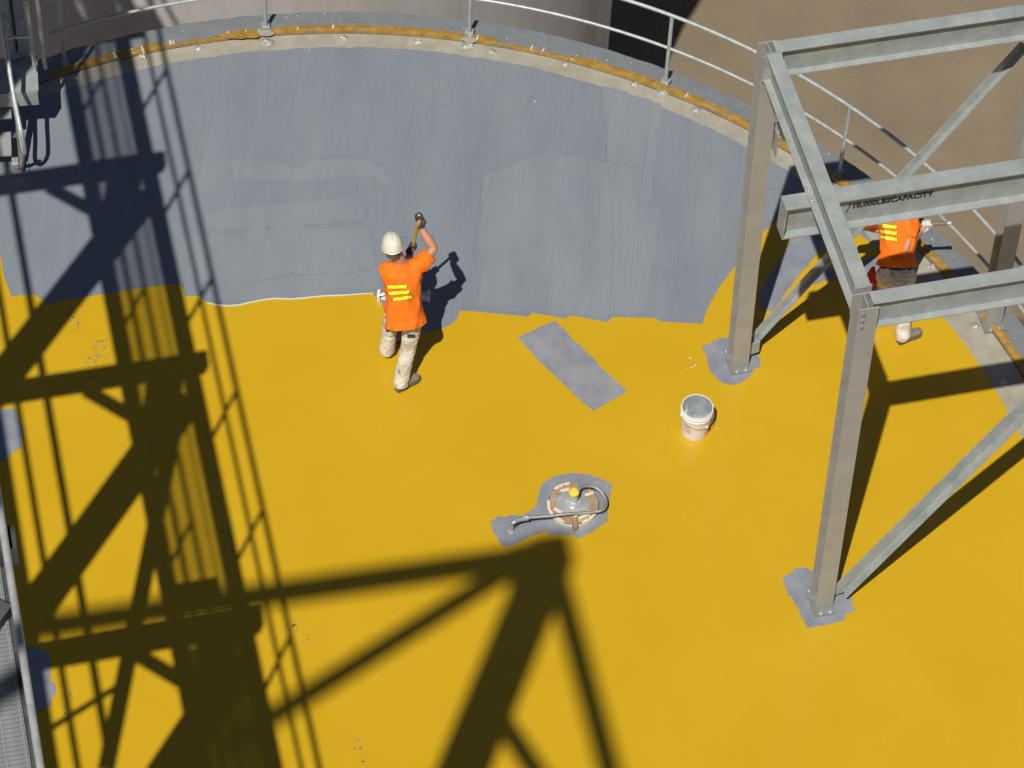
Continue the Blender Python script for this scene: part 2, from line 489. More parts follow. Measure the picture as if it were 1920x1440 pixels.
# ------------------------------------------------------------------ main tank
def arc(r, a0, a1, n, z=0.0, c=TC):
    return [V((c.x + r * math.cos(a0 + (a1 - a0) * i / n), c.y + r * math.sin(a0 + (a1 - a0) * i / n), z)) for i in range(n + 1)]

def ring(mb, r0, r1, z0, z1, n=360, c=TC, jit=0.0, seed=0):
    vs = []
    for k in range(n):
        a = 2 * math.pi * k / n
        j = jit * (noise.noise(V((math.cos(a) * 40, math.sin(a) * 40, seed))) + 0.6 * noise.noise(V((math.cos(a) * 120, math.sin(a) * 120, seed))))
        vs.append((c.x + r0 * math.cos(a), c.y + r0 * math.sin(a), z0))
        vs.append((c.x + (r1 + j) * math.cos(a), c.y + (r1 + j) * math.sin(a), z1))
    fs = []
    for k in range(n):
        k2 = (k + 1) % n
        fs.append((2 * k, 2 * k + 1, 2 * k2 + 1, 2 * k2))
    mb.add(vs, fs)

tank = thing('storage_tank', 'large round tank, its roof half grey primer and half yellow paint, rimmed with orange tape', 'tank', (TC.x, TC.y, GZ))
m = MB()
m.lathe((TC.x, TC.y, GZ), [(TR + 0.13, 0), (TR + 0.13, -GZ - 0.12)], 180)
m.build('shell', M['shell'], tank, smooth=True, origin=(TC.x, TC.y, GZ))
m = MB(); m.add(arc(TR + 0.012, 0, 2 * math.pi * 359 / 360, 359, 0.0), [tuple(range(360))])
m.build('roof_plate', M['bare'], tank, origin=(TC.x, TC.y, 0))
m = MB()
ring(m, TR + 0.014, TR + 0.34, -0.004, -0.02, 720, jit=0.022, seed=3)
ring(m, TR + 0.325, TR + 0.32, -0.028, -0.13, 360)
m.build('rim_shelf', M['shelf'], tank, origin=(TC.x, TC.y, 0))
# upright curb angle between roof plate and shelf
m = MB()
m.lathe((TC.x, TC.y, 0), [(TR, 0.001), (TR, 0.035), (TR + 0.085, 0.035), (TR + 0.085, -0.003)], 360, cap=False)
m.build('curb_angle', M['shelf'], tank, smooth=False, origin=(TC.x, TC.y, 0))

# orange tape over the curb: strips of uneven width with gaps and loose, wrinkled edges
def tape_run(a0, a1, seed, w_lo=0.0, w_hi=0.1, mat_=None):
    n = max(6, int((a1 - a0) * 180))
    vs = []; fs = []
    for i in range(n + 1):
        a = a0 + (a1 - a0) * i / n
        e = min(1, (min(i, n - i) + 1) / 2.0)
        q = V((math.cos(a) * 30, math.sin(a) * 30, seed))
        wi = w_lo - 0.004 + 0.005 * noise.noise(q)
        wo = w_lo + (w_hi - w_lo) * (0.55 + 0.45 * e) + 0.010 * noise.noise(q * 1.7 + V((5, 5, 5)))
        rad = [TR + wi, TR + wi + 0.004, TR + (wi + wo) / 2, TR + wo]
        zz = [0.004, 0.040 + 0.002 * noise.noise(q * 3), 0.043 + 0.004 * noise.noise(q * 5), 0.036 + 0.005 * noise.noise(q * 4 + V((1, 7, 3)))]
        for r_, z_ in zip(rad, zz): vs.append((TC.x + r_ * math.cos(a), TC.y + r_ * math.sin(a), z_))
    for i in range(n):
        for k in range(3): fs.append((i * 4 + k, i * 4 + k + 1, i * 4 + 4 + k + 1, i * 4 + 4 + k))
    mb = MB(); mb.add(vs, fs)
    return mb

def ang(x, y):
    p = U(x, y) - TC
    return math.atan2(p.y, p.x)

tape_marks = [(92, 147), (160, 128), (305, 96), (345, 88), (425, 77), (488, 70), (512, 69), (622, 63), (868, 79), (892, 83), (930, 90), (1010, 101), (1066, 113), (1241, 167), (1252, 173), (1362, 222), (1480, 291), (1590, 364), (1652, 405), (1700, 440), (1790, 528), (1845, 596), (1880, 655), (1960, 790)]
angs = [ang(x, y) for x, y in tape_marks]
for i, (b, a) in enumerate(zip(angs[:-1], angs[1:])):
    thin = i in (2, 3, 10, 11)
    gap = i in (5,)
    if gap: continue
    tape_run(a + 0.0004, b - 0.0004, 3.1, 0.0, 0.035 if thin else 0.088).build('tape_strip', M['tape'], tank)
# folds and overlaps of the tape, light on them put into a pale colour
rng = random.Random(4)
for i in range(26):
    a = rng.uniform(angs[-2], angs[0])
    if True:
        tape_run(a, a + rng.uniform(0.0018, 0.004), 50 + i, 0.002, 0.092).build('tape_fold', M['tape_gleam'], tank)
    else:
        L = rng.uniform(0.008, 0.03)
        mb = MB()
        p0 = TC + V((math.cos(a), math.sin(a), 0)) * (TR + rng.uniform(0.0, 0.03)); p1 = TC + V((math.cos(a + L), math.sin(a + L), 0)) * (TR + rng.uniform(0.03, 0.09))
        if rng.random() < 0.5: p0, p1 = p1, p0
        mb.bar(p0 + V((0, 0, 0.052)), p1 + V((0, 0, 0.058)), rng.uniform(0.006, 0.014), 0.004)
        mb.build('tape_fold', M['tape_gleam'], tank)
m = MB(); m.lathe((TC.x, TC.y, 0), [(TR - 0.012, 0.0015), (TR - 0.006, 0.006), (TR + 0.001, 0.0045)], 360, cap=False); m.build('gap_shade_line', M['darksteel'], tank, origin=(TC.x, TC.y, 0))  # dark ring standing in for the shadow gap inside the tape
# bigger torn flaps of orange film at the back of the rim
for (pts) in ([(400, 66), (440, 61), (475, 63), (488, 67), (484, 71), (430, 73)],):
    sheet('tape_flap', jag(pix(pts, 0.05), 0.03, 0.01, 9), 0.054, M['tape'], tank)
# grey patches of bare steel where the railing feet sit, smeared over the tape
for x, y in ((499, 62), (880, 75)):
    p = U(x, y, 0.045)
    poly = [p + V((0.085 * math.cos(t) * (1 + 0.5 * noise.noise(V((math.cos(t), math.sin(t), x)))), 0.05 * math.sin(t), 0)) for t in [k * math.pi / 10 for k in range(20)]]
    sheet('tape_flap', jag(poly, 0.02, 0.012, 3), 0.0485, M['bare'], tank, label='bare buff patch over the tape at a railing post')

# crumpled foil cleats set round the roof edge
def cleat(p, s, seed):
    mb = MB()
    rg = random.Random(seed)
    n = 7
    vs = [(0, 0, 0.045 * s)]
    for k in range(n):
        a = 2 * math.pi * k / n
        r = s * rg.uniform(0.35, 0.62) * 0.085 * 1.3
        vs.append((r * math.cos(a), r * math.sin(a), rg.uniform(0.012, 0.05) * s))
    for k in range(n):
        a = 2 * math.pi * (k + 0.5) / n
        r = s * rg.uniform(0.8, 1.2) * 0.085
        vs.append((r * math.cos(a), r * math.sin(a), 0.004))
    fs = [(0, 1 + k, 1 + (k + 1) % n) for k in range(n)]
    fs += [(1 + k, 1 + n + k, 1 + (k + 1) % n) for k in range(n)] + [(1 + (k + 1) % n, 1 + n + k, 1 + n + (k + 1) % n) for k in range(n)]
    mb.add([V(p) + V(v) for v in vs], fs)
    return mb
cl = [(141, 145), (268, 107), (373, 91), (502, 80), (646, 72), (783, 79), (877, 85), (923, 97), (1060, 120), (1190, 158), (1243, 171), (1306, 206), (1424, 264), (1560, 352), (1745, 500), (1829, 611), (1882, 718)]
for i, (x, y) in enumerate(cl):
    cleat(U(x, y), 0.8 if x in (502, 877, 1243) else 0.55, i).build('cleat', M['foil'], tank)

# primer and yellow top coat
def rough_circle(r, amp, seed, n=720, a0=0, a1=2 * math.pi):
    out = []
    for k in range(n):
        a = a0 + (a1 - a0) * k / n
        st = noise.noise(V((round(a * 14) * 3.7, seed, 0)))
        q = r + amp * (0.8 * st + 0.5 * noise.noise(V((math.cos(a) * 60, math.sin(a) * 60, seed))))
        out.append(V((TC.x + q * math.cos(a), TC.y + q * math.sin(a), 0)))
    return out
pc = []
_ar = ang(1640, 400)
for q in rough_circle(TR - 0.215, 0.03, 2.0):
    a = math.atan2(q.y - TC.y, q.x - TC.x)
    f = max(0, min(1, (_ar - a) / 0.05)) if a > -2.2 else 0
    pc.append(TC + (q - TC) * (1 - 0.185 * f / TR))
sheet('primer_coat', pc, 0.004, M['primer'], tank, origin=(TC.x, TC.y, 0))
edge_px = [(0, 472), (8, 520), (22, 556), (65, 553), (80, 563), (92, 572), (112, 565), (190, 553), (270, 540), (330, 533), (341, 537), (347, 557), (373, 556), (385, 566),
           (405, 571), (428, 573), (450, 571), (470, 566), (497, 561), (520, 559), (545, 560), (570, 558), (610, 554), (640, 553), (700, 549), (706, 565), (714, 563), (722, 590), (760, 618), (805, 622), (835, 615), (850, 606), (858, 597),
           (862, 583), (900, 586), (990, 595), (998, 587), (1060, 598), (1068, 592), (1138, 605), (1149, 595), (1228, 597), (1238, 604), (1317, 608), (1326, 580), (1348, 540), (1376, 503), (1402, 474), (1430, 437), (1465, 407), (1487, 386), (1530, 360), (1585, 372)]
edge = pix(edge_px)
a_start = math.atan2(edge[-1].y - TC.y, edge[-1].x - TC.x)
left = U(-260, 430)
a_end = math.atan2(left.y - TC.y, left.x - TC.x)
if a_end > 0: a_end -= 2 * math.pi
ryel = TR - 0.345
lower = [V((TC.x + (ryel + 0.012 * noise.noise(V((a * 9, 2, 2)))) * math.cos(a), TC.y + (ryel + 0.012 * noise.noise(V((a * 9, 2, 2)))) * math.sin(a), 0)) for a in [a_start + (a_end - a_start) * k / 240 for k in range(1, 241)]]
yel = jag([U(-80, 462)] + edge, 0.03, 0.004, 4.0, closed=False) + [edge[-1]] + lower
sheet('yellow_coat', yel, 0.008, M['yellow'], tank, origin=(TC.x, TC.y, 0))
# pale bead along the freshly rolled primer edge, wet sheen put into its colour
bead_px = [(388, 567), (405, 571.5), (428, 573.5), (450, 571.5), (470, 566.5), (497, 561.5), (520, 559.5), (545, 560.5), (570, 558.5), (610, 554.5), (640, 553.5), (700, 549.5)]
m = MB(); m.tube(pix(bead_px, 0.010), [0.004] + [0.0085] * 10 + [0.004], 6); m.build('sheen_bead', M['wet'], tank, smooth=True)

# laps of a second roller pass, a hair above the primer
laps = [
    [(388, 400), (430, 392), (520, 384), (580, 380), (640, 376), (665, 372), (672, 382), (660, 404), (610, 414), (560, 420), (500, 424), (440, 430), (385, 434)],
    [(340, 448), (420, 438), (455, 452), (520, 438), (560, 428), (610, 430), (670, 424), (690, 440), (697, 480), (700, 546), (640, 550), (560, 556), (470, 564), (400, 560), (360, 520)],
    [(905, 330), (1030, 283), (1205, 318), (1190, 420), (1180, 586), (1130, 596), (1066, 590), (1000, 585), (940, 580), (900, 470)],
    [(1040, 300), (1100, 305), (1085, 590), (1020, 583)],
    [(1130, 160), (1240, 195), (1215, 420), (1150, 430)],
    [(430, 300), (520, 305), (560, 318), (600, 300), (680, 300), (720, 316), (700, 330), (560, 340), (440, 336)],
]
# fan-shaped roller sweeps along the fresh edge and round the worker
def sweep(cx, cy, w_, h_, lean):
    top = [(cx + lean + w_ * math.cos(t), cy - h_ - w_ * 0.35 * math.sin(t)) for t in [math.pi - math.pi * k / 8 for k in range(9)]]
    return [(cx - w_ * 0.8, cy)] + top + [(cx + w_ * 0.8, cy)]
for k in range(5): laps.append(sweep(440 + 62 * k, 548 - 3 * k, 26, 92 + 12 * (k % 3), -22))
for k in range(4): laps.append(sweep(470 + 62 * k, 432 - 6 * k, 34, 24 + 8 * (k % 2), -10))
for k in range(4): laps.append(sweep(920 + 88 * k, 575 + 4 * k, 30, 150 + 40 * (k % 2), 24))
laps.append([(640, 300), (700, 306), (738, 340), (726, 352), (690, 322), (644, 316)])
for i, l in enumerate(laps):
    sheet('primer_lap', jag(pix(l), 0.05, 0.018, 20 + i), 0.0050 + 0.00012 * i, M['lap'], tank, origin=(TC.x, TC.y, 0))
# thin darker ridges where roller passes overlap
M['ridge'] = mat('primer_ridge', (0.165, 0.18, 0.22), 0.5, col2=(0.21, 0.227, 0.265), scale=9)
ridges = [([(432, 546), (470, 532), (520, 522), (543, 517), (547, 511), (552, 517), (600, 514), (606, 509), (612, 515), (660, 512), (700, 506)], .007),
    ([(1106, 308), (1098, 430), (1084, 590)], .004), ([(936, 300), (920, 345), (903, 400)], .003), ([(1030, 285), (1120, 300), (1205, 318)], .004), ([(1000, 170), (985, 215), (973, 262)], .003),
    ([(1078, 180), (1060, 220), (1046, 262)], .004), ([(1150, 190), (1120, 270), (1090, 330)], .003), ([(1330, 250), (1310, 330), (1300, 420)], .003), ([(905, 330), (897, 400), (892, 500)], .003),
    ([(650, 440), (668, 480), (680, 545)], .003), ([(560, 440), (575, 490), (590, 545)], .003), ([(815, 110), (812, 190), (806, 260)], .003), ([(505, 105), (500, 200)], .003), ([(1205, 320), (1190, 430), (1180, 585)], .003),
    ([(862, 330), (880, 350), (884, 420)], .004), ([(1420, 262), (1380, 330), (1350, 420)], .003), ([(1140, 315), (1150, 440), (1142, 590)], .003), ([(600, 300), (640, 292), (700, 300)], .003)]
for pl, wd in ridges:
    P = smooth_path(pix(pl), 8) if len(pl) > 2 else pix(pl)
    l_, r_ = [], []
    for i, p in enumerate(P):
        t = (P[min(i + 1, len(P) - 1)] - P[max(i - 1, 0)]).normalized()
        n_ = V((-t.y, t.x, 0)) * wd * (0.3 + 0.9 * abs(noise.noise(V((p.x * 5, p.y * 5, 3)))))
        l_.append(p + n_); r_.append(p - n_)
    sheet('lap_ridge', l_ + r_[::-1], 0.0078, M['ridge'], tank, origin=(TC.x, TC.y, 0))
# primer patches over / beside the yellow
P5 = zoomed([(455, 180), (560, 140), (650, 110), (645, 85), (662, 60), (678, 100), (720, 90), (960, 110), (1065, 190), (1078, 230), (1075, 260), (1112, 330), (1110, 395), (1125, 402), (1085, 425), (1030, 450), (1030, 490), (980, 540), (850, 605), (790, 618), (700, 600), (640, 572), (605, 520), (550, 470), (520, 370), (500, 270), (470, 225)], 6, 1240, 620)
P8 = zoomed([(285, 755), (340, 710), (405, 680), (400, 655), (450, 640), (515, 630), (560, 640), (600, 665), (800, 700), (960, 810), (1010, 900), (1060, 950), (1076, 1010), (1040, 1060), (1102, 1085), (1085, 1130), (980, 1150), (978, 1240), (760, 1280), (560, 1312), (540, 1270), (512, 1220), (480, 1150), (400, 1000), (380, 960), (338, 950), (330, 890), (305, 820)], 6, 1420, 960)
PH = zoomed([(120, 825), (180, 790), (250, 745), (290, 765), (400, 730), (560, 740), (640, 680), (715, 630), (740, 530), (760, 450), (780, 370), (800, 330), (850, 295), (900, 270), (930, 240), (1140, 190), (1400, 210), (1560, 270), (1690, 330), (1705, 350), (1680, 440), (1660, 570), (1645, 700), (1630, 830), (1570, 850), (1540, 880), (1440, 960), (1250, 1030), (1225, 1015), (1200, 985), (1000, 990), (872, 995), (857, 925), (820, 955), (700, 985), (640, 1012), (550, 1050), (500, 1085), (420, 1120), (310, 1145), (270, 1110), (250, 1080), (165, 960), (150, 860)], 6.857, 900, 860)
PR = zoomed([(210, 365), (450, 262), (690, 150), (840, 300), (945, 430), (1000, 450), (1100, 560), (1235, 690), (1250, 730), (1450, 900), (1620, 1060), (1400, 1190), (1180, 1310), (1090, 1240), (940, 1110), (800, 970), (620, 800), (460, 660), (440, 620), (330, 500)], 6.857, 940, 580)
PL1 = [(-60, 768), (30, 768), (33, 785), (44, 808), (45, 820), (40, 824), (42, 840), (20, 850), (18, 860), (0, 866), (-60, 870)]
PL2 = [(20, 1208), (58, 1212), (92, 1225), (95, 1262), (94, 1278), (104, 1285), (103, 1304), (96, 1310), (97, 1324), (75, 1335), (20, 1340)]
PSW = [(1497, 412), (1560, 405), (1585, 425), (1578, 448), (1552, 462), (1525, 485), (1495, 520), (1472, 552), (1458, 572), (1449, 583), (1432, 582), (1422, 570), (1425, 548), (1446, 512), (1468, 478), (1482, 450)]
PSW2 = [(1522, 530), (1548, 508), (1572, 503), (1580, 520), (1562, 527), (1545, 527), (1528, 536)]
PSW3 = [(1605, 500), (1640, 480), (1660, 500), (1650, 520), (1618, 522)]
for nm, pl, mt, sd_, lb in (('primer_patch', P5, 'patch', 1, 'grey primer blob round the left column foot'), ('primer_patch', P8, 'patch', 2, 'grey primer blob round the nearest column foot'),
                        ('primer_patch', PH, 'patch', 3, 'grey primer patch round the roof hatch'), ('primer_patch', PR, 'patch_worn', 4, 'rectangular grey primer strip worn to buff at one end'),
                        ('primer_patch', PL1, 'patch', 5, None), ('primer_patch', PL2, 'patch', 6, None), ('primer_patch', PSW, 'patch', 7, None), ('primer_patch', PSW2, 'patch', 8, None), ('primer_patch', PSW3, 'patch', 9, None)):
    c0 = sum(pix(pl), V()) / len(pl)
    sheet(nm, jag(pix(pl), 0.03, 0.005 if nm and pl is PR else 0.011, sd_ * 7), 0.012, M[mt], tank, origin=(c0.x, c0.y, 0), label=lb)

# faint boot prints and drips
def boot_print(x, y, rot, seed):
    rg = random.Random(seed); c = U(x, y)
    mb = MB()
    ca, sa = math.cos(rot), math.sin(rot)
    for i in range(34):
        py = rg.uniform(-0.14, 0.14); px = rg.uniform(-0.045, 0.045)
        if -0.06 < py < -0.015 or rg.random() < 0.25: continue
        L = rg.uniform(0.006, 0.018); wd = rg.uniform(0.003, 0.007)
        q = c + V((px * ca - py * sa, px * sa + py * ca, 0.0135)); a2 = rot + rg.uniform(-0.9, 0.9)
        dx, dy = V((math.cos(a2), math.sin(a2), 0)) * L, V((-math.sin(a2), math.cos(a2), 0)) * wd
        mb.add([q - dx - dy, q + dx - dy, q + dx + dy, q - dx + dy], [(0, 1, 2, 3)])
    return mb
for i, (x, y, a) in enumerate([(138, 600, .5), (182, 655, .3), (172, 690, .2), (193, 655, .2), (290, 845, .4), (432, 1015, .4), (562, 1185, .5), (676, 1410, .4), (130, 1325, .2)]):
    boot_print(x, y, a, i).build('boot_print', M['print'], tank)['kind'] = 'stuff'
def drips(pts, nm, m_):
    mb = MB()
    for i, (x, y, r_) in enumerate(pts):
        c = U(x, y); rg = random.Random(i)
        n = 8
        ring_ = [c + V((r_ * rg.uniform(0.6, 1.3) * math.cos(2 * math.pi * k / n), r_ * rg.uniform(0.6, 1.3) * math.sin(2 * math.pi * k / n), 0.009)) for k in range(n)]
        mb.add([c + V((0, 0, 0.014))] + ring_, [(0, 1 + k, 1 + (k + 1) % n) for k in range(n)])
    o = mb.build(nm, m_, tank); o['kind'] = 'stuff'
drips([(1294, 672, .012), (1297, 690, .014), (1303, 686, .010), (1288, 692, .007), (1345, 804, .008), (1349, 815, .006), (580, 95, .008), (604, 119, .008), (438, 132, .007), (690, 92, .007), (730, 90, .006), (206, 246, .008), (935, 127, .006), (1003, 191, .012), (1100, 184, .006), (1222, 184, .006), (916, 249, .006), (960, 140, .006), (1080, 140, .006), (1350, 246, .006), (1000, 165, .005)], 'paint_drip', M['wet'])
rg = random.Random(21)
drips([(rg.uniform(420, 1560), rg.uniform(640, 1420), rg.uniform(.003, .008)) for i in range(45)], 'grit_speck', M['print'])
# glints of loose film and chips on the shelf
mb = MB()
rg = random.Random(12)
for i in range(140):
    a = rg.uniform(angs[-2], angs[0] + 0.05)
    r_ = TR + rg.uniform(0.11, 0.31)
    q = TC + V((r_ * math.cos(a), r_ * math.sin(a), -0.004 - 0.016 * (r_ - TR) / 0.33 + 0.006))
    s_ = rg.uniform(0.003, 0.013)
    t_ = rg.uniform(0, 6.28); dx = V((math.cos(t_), math.sin(t_), rg.uniform(-.4, .4))) * s_; dy = V((-math.sin(t_), math.cos(t_), rg.uniform(-.4, .4))) * s_ * 0.6
    mb.add([q - dx - dy, q + dx - dy, q + dx + dy, q - dx + dy], [(0, 1, 2, 3)])
o = mb.build('paint_chip', M['foil'], tank); o['kind'] = 'stuff'

# ------------------------------------------------------------------ guard railing round the roof
rail = thing('guard_railing', 'curved galvanised two-rail guard railing standing along the rim of the painted roof', 'railing', (TC.x, TC.y, 0))
RP = TR + 0.115
RH = 1.04
post_px = [(118, 116), (498.5, 55), (879.5, 67), (1246.5, 159), (1572.5, 327)]
pa = [ang(x, y) for x, y in post_px]
st = (pa[1] - pa[4]) / 3
pa = [pa[1] + st * 1.0, pa[1], pa[2], pa[3], pa[4], pa[4] - st, pa[4] - 2 * st, pa[4] - 3 * st, pa[4] - 4 * st]
a_hi, a_lo = pa[0] + 0.02, pa[-1]
m = MB(); m.tube([TC + V((RP * math.cos(a), RP * math.sin(a), RH)) for a in [a_lo + (a_hi - a_lo) * k / 120 for k in range(121)]], 0.021, 10)
m.build('top_rail', M['pipe'], rail, smooth=True)
m = MB(); m.tube([TC + V((RP * math.cos(a), RP * math.sin(a), RH * 0.53)) for a in [a_lo + (a_hi - a_lo) * k / 120 for k in range(121)]], 0.018, 10)
m.build('mid_rail', M['pipe'], rail, smooth=True)
for a in pa:
    p = TC + V((RP * math.cos(a), RP * math.sin(a), 0))
    m = MB(); m.tube([p + V((0, 0, -0.012)), p + V((0, 0, RH - 0.02))], 0.022, 10)
    po = m.build('post', M['pipe'], rail, smooth=True)
    m = MB(); rd = V((math.cos(a), math.sin(a), 0)); td = V((-math.sin(a), math.cos(a), 0))
    m.obox(p + V((0, 0, 0.046)), rd * 0.05, td * 0.045, V((0, 0, 0.006)))
    m.build('foot_plate', M['galv'], po)

# ------------------------------------------------------------------ neighbouring tank
NC = V((-6.18, 32.05, GZ)); NR = 7.3
nb = thing('storage_tank', 'tall weathered grey tank standing close behind the painted one, its wall streaked and partly shaded', 'tank', NC)
m = MB(); m.lathe(NC, [(NR, 0), (NR, -GZ + 0.3)], 180); m.build('shell', M['shell'], nb, smooth=True, origin=NC)
m = MB(); m.lathe(NC, [(0.01, -GZ + 0.9), (NR + 0.12, -GZ + 0.32), (NR + 0.12, -GZ + 0.24)], 120); m.build('roof_plate', M['shell'], nb, origin=NC)
# ------------------------------------------------------------------ hoist frame
FE = V((math.cos(.2688), math.sin(.2688), 0)); FN = V((math.sin(.2688), -math.cos(.2688), 0)); FP = V((2.2378, 19.9019, 0))
TILT = 0.026
def F(a, b, z): return FP + FE * (a - TILT * z) + FN * b + V((0, 0, z))
FUP = (V((0, 0, 1)) - FE * TILT).normalized()
FA, FB, FH = 2.66, 2.95, 4.58
frame = thing('hoist_frame', 'galvanised four-legged steel hoist frame bolted to the tank roof over the second worker', 'steel frame', (FP.x, FP.y, 0))
def bolt(mb, p, n, r=0.018, h=0.02):
    mb.lathe(p, [(r * 1.3, 0), (r * 1.3, h * 0.3), (r, h * 0.31), (r, h), (r * 0.6, h * 1.15)], 6, axis=n)
for (a, b) in ((0, 0), (0, FB), (FA, 0), (FA, FB)):
    m = MB()
    p0, p1 = F(a, b, 0.034), F(a, b, FH - 0.05)
    # H column, flanges facing the camera side and away
    m.bar(p0, p1, 0.175, 0.014, FN, (0, 0.083)); m.bar(p0, p1, 0.175, 0.014, FN, (0, -0.083)); m.bar(p0, p1, 0.01, 0.151, FN)
    col = m.build('column', M['galv_warm'], frame, bevel=0.002)
    m = MB(); m.obox(F(a, b, 0.023), FE * 0.108, FN * 0.155, V((0, 0, 0.010)))
    m.build('base_plate', M['plate'], col, bevel=0.003)
    for sx in (-1, 1):
        for sy in (-1, 1):
            m = MB(); bolt(m, F(a + sx * 0.085 * (0.55 if sy > 0 else 1), b + sy * 0.137, 0.033), V((0, 0, 1))); m.build('anchor_bolt', M['bolt'], col)
    for k in range(3):
        m = MB(); bolt(m, F(a - 0.055, b + 0.101, FH - 0.08 - 0.085 * k), FN, 0.015, 0.018); m.build('flange_bolt', M['bolt'], col)
    if b > 0 or a == 0:
        m = MB()
        m.obox(F(a + (0.15 if a == 0 else -0.15), b, 0.19 if a == 0 else FH - 0.5), FE * 0.065 + FUP * 0.02, FN * 0.006, FUP * 0.085)
        gs = m.build('gusset', M['galv'], col, bevel=0.002)
bd, bw = 0.335, 0.135
def beam(p0, p1, d=bd, wd=bw, nm='beam'):
    m = MB(); m.ibeam(p0, p1, d, wd); return m.build(nm, M['galv'], frame, bevel=0.002)
zb = FH - bd / 2
side_beams = []
for a in (0, FA):
    p0, p1 = F(a, 0.104, zb), F(a, FB - 0.104, zb)
    side_beams.append(beam(p0, p1))
    for b, sgn in ((0.115, 1), (FB - 0.115, -1)):
        m = MB(); m.obox(F(a, b + 0.0, zb), FE * 0.078, FN * 0.005, V((0, 0, bd / 2 + 0.012))); m.build('end_plate', M['galv'], side_beams[-1])
for b in (0.03, FB + 0.012):
    bb = beam(F(0.03, b, zb - 0.004), F(FA - 0.03, b, zb - 0.004))
# hoisting beam slung under the two side beams
md, mw = 0.40, 0.165
zm = FH - bd - md / 2 - 0.012
MBN = 1.53
m = MB(); m.ibeam(F(-0.28, MBN, zm) + FE * 0, F(FA + 0.9, MBN, zm), md, mw, 0.018, 0.011); mono = m.build('hoisting_beam', M['galv'], frame, bevel=0.002)
m = MB(); m.obox(F(-0.284, MBN, zm), FE * 0.006, FN * 0.082, V((0, 0, md / 2 - 0.002))); m.build('end_plate', M['galv'], mono)
for a in (0, FA):
    for sb in (-1, 1):
        for sa in (-1, 1):
            m = MB(); bolt(m, F(a + sa * 0.05, MBN + sb * 0.055, FH - bd + 0.016), V((0, 0, 1)), 0.013, 0.02); m.build('clamp_bolt', M['bolt'], mono)
# stencilled capacity on the beam web
def stencil(txt, size, p, xd, yd, nm, parent, m_, depth=0.001, extend=1.0):
    cu = bpy.data.curves.new('txt', 'FONT'); cu.body = txt; cu.size = size; cu.space_character = extend; cu.resolution_u = 3; cu.extrude = depth; cu.offset = 0.0035
    to = bpy.data.objects.new('txt', cu); C.objects.link(to)
    me = bpy.data.meshes.new_from_object(to.evaluated_get(bpy.context.evaluated_depsgraph_get()))
    bpy.data.objects.remove(to)
    zd = V(xd).cross(V(yd)).normalized()
    mt_ = Matrix((V(xd).normalized(), V(yd).normalized(), zd)).transposed()
    for v in me.vertices: v.co = mt_ @ v.co
    me.materials.clear()
    return link_mesh(nm, me, m_, parent, p)
webx = FE; weby = V((0, 0, 1))
stencil('10,000LBSCAPACITY', 0.080, F(0.345, MBN + 0.0095, zm - 0.005), webx, weby, 'lettering', mono, M['black'], extend=1.04)
m = MB(); m.obox(F(0.318, MBN + 0.0085, zm + 0.005), FE * 0.005, FN * 0.0008, V((0, 0, 0.055)) + FE * 0.014); m.build('stencil_smear', M['black'], mono)
# diagonal angle braces from the left columns' feet to the right columns' heads
for b in (0.0, FB):
    m = MB()
    p0, p1 = (F(0.14, -0.08, 0.24), F(FA - 0.02, -0.42, 3.64)) if b == 0 else (F(0.15, b, 0.22), F(FA - 0.12, b, FH - 0.42))
    bl, bf = (0.09, 0.055) if b == 0 else (0.13, 0.095)
    t = (p1 - p0).normalized(); upb = FN.cross(t).normalized()
    if upb.z < 0: upb = -upb
    m.bar(p0 + FN * 0.012, p1 + FN * 0.012, 0.012, bl, upb)                    # leg in the plane of the frame
    m.bar(p0 + FN * (0.0185 + bf / 2) - upb * (bl / 2 - 0.0055), p1 + FN * (0.0185 + bf / 2) - upb * (bl / 2 - 0.0055), bf, 0.011, upb)   # outstanding leg
    br_ = m.build('brace', M['galv'], frame, bevel=0.002)
    for k in range(2):
        m = MB(); bolt(m, p0 + t * (0.03 + 0.07 * k) + FN * 0.02, FN, 0.013, 0.015); m.build('brace_bolt', M['bolt'], br_)
# bracing plates high on the left column
m = MB(); m.obox(F(0.16, 0.02, 3.42), FE * 0.08, FN * 0.006, V((0, 0, 0.13))); m.build('gusset', M['galv'], frame)
m = MB(); m.obox(F(0.105, 0.13, 3.40), FE * 0.006, FN * 0.06, V((0, 0, 0.14))); m.build('gusset', M['galv_warm'], frame)
m = MB(); bolt(m, F(0.112, 0.14, 3.36), FE, 0.014, 0.02); bolt(m, F(0.16, 0.027, 3.42), FN, 0.014, 0.02); m.build('gusset_bolt', M['bolt'], frame)

# small capped vent beside the hoisting beam
vp = U(1476, 428, 0)
vent = thing('roof_vent', 'small blue grey capped vent beside the left end of the lettered beam', 'vent', vp)
m = MB(); m.lathe(vp + V((0, 0, 0.013)), [(0.055, 0), (0.055, 0.12)], 16); m.build('pipe', M['patch'], vent, smooth=True)
m = MB(); m.lathe(vp + V((0, 0, 0.135)), [(0.03, -0.01), (0.105, 0), (0.105, 0.025), (0.07, 0.055), (0.0, 0.062)], 20); m.build('cap', M['patch'], vent, smooth=True)

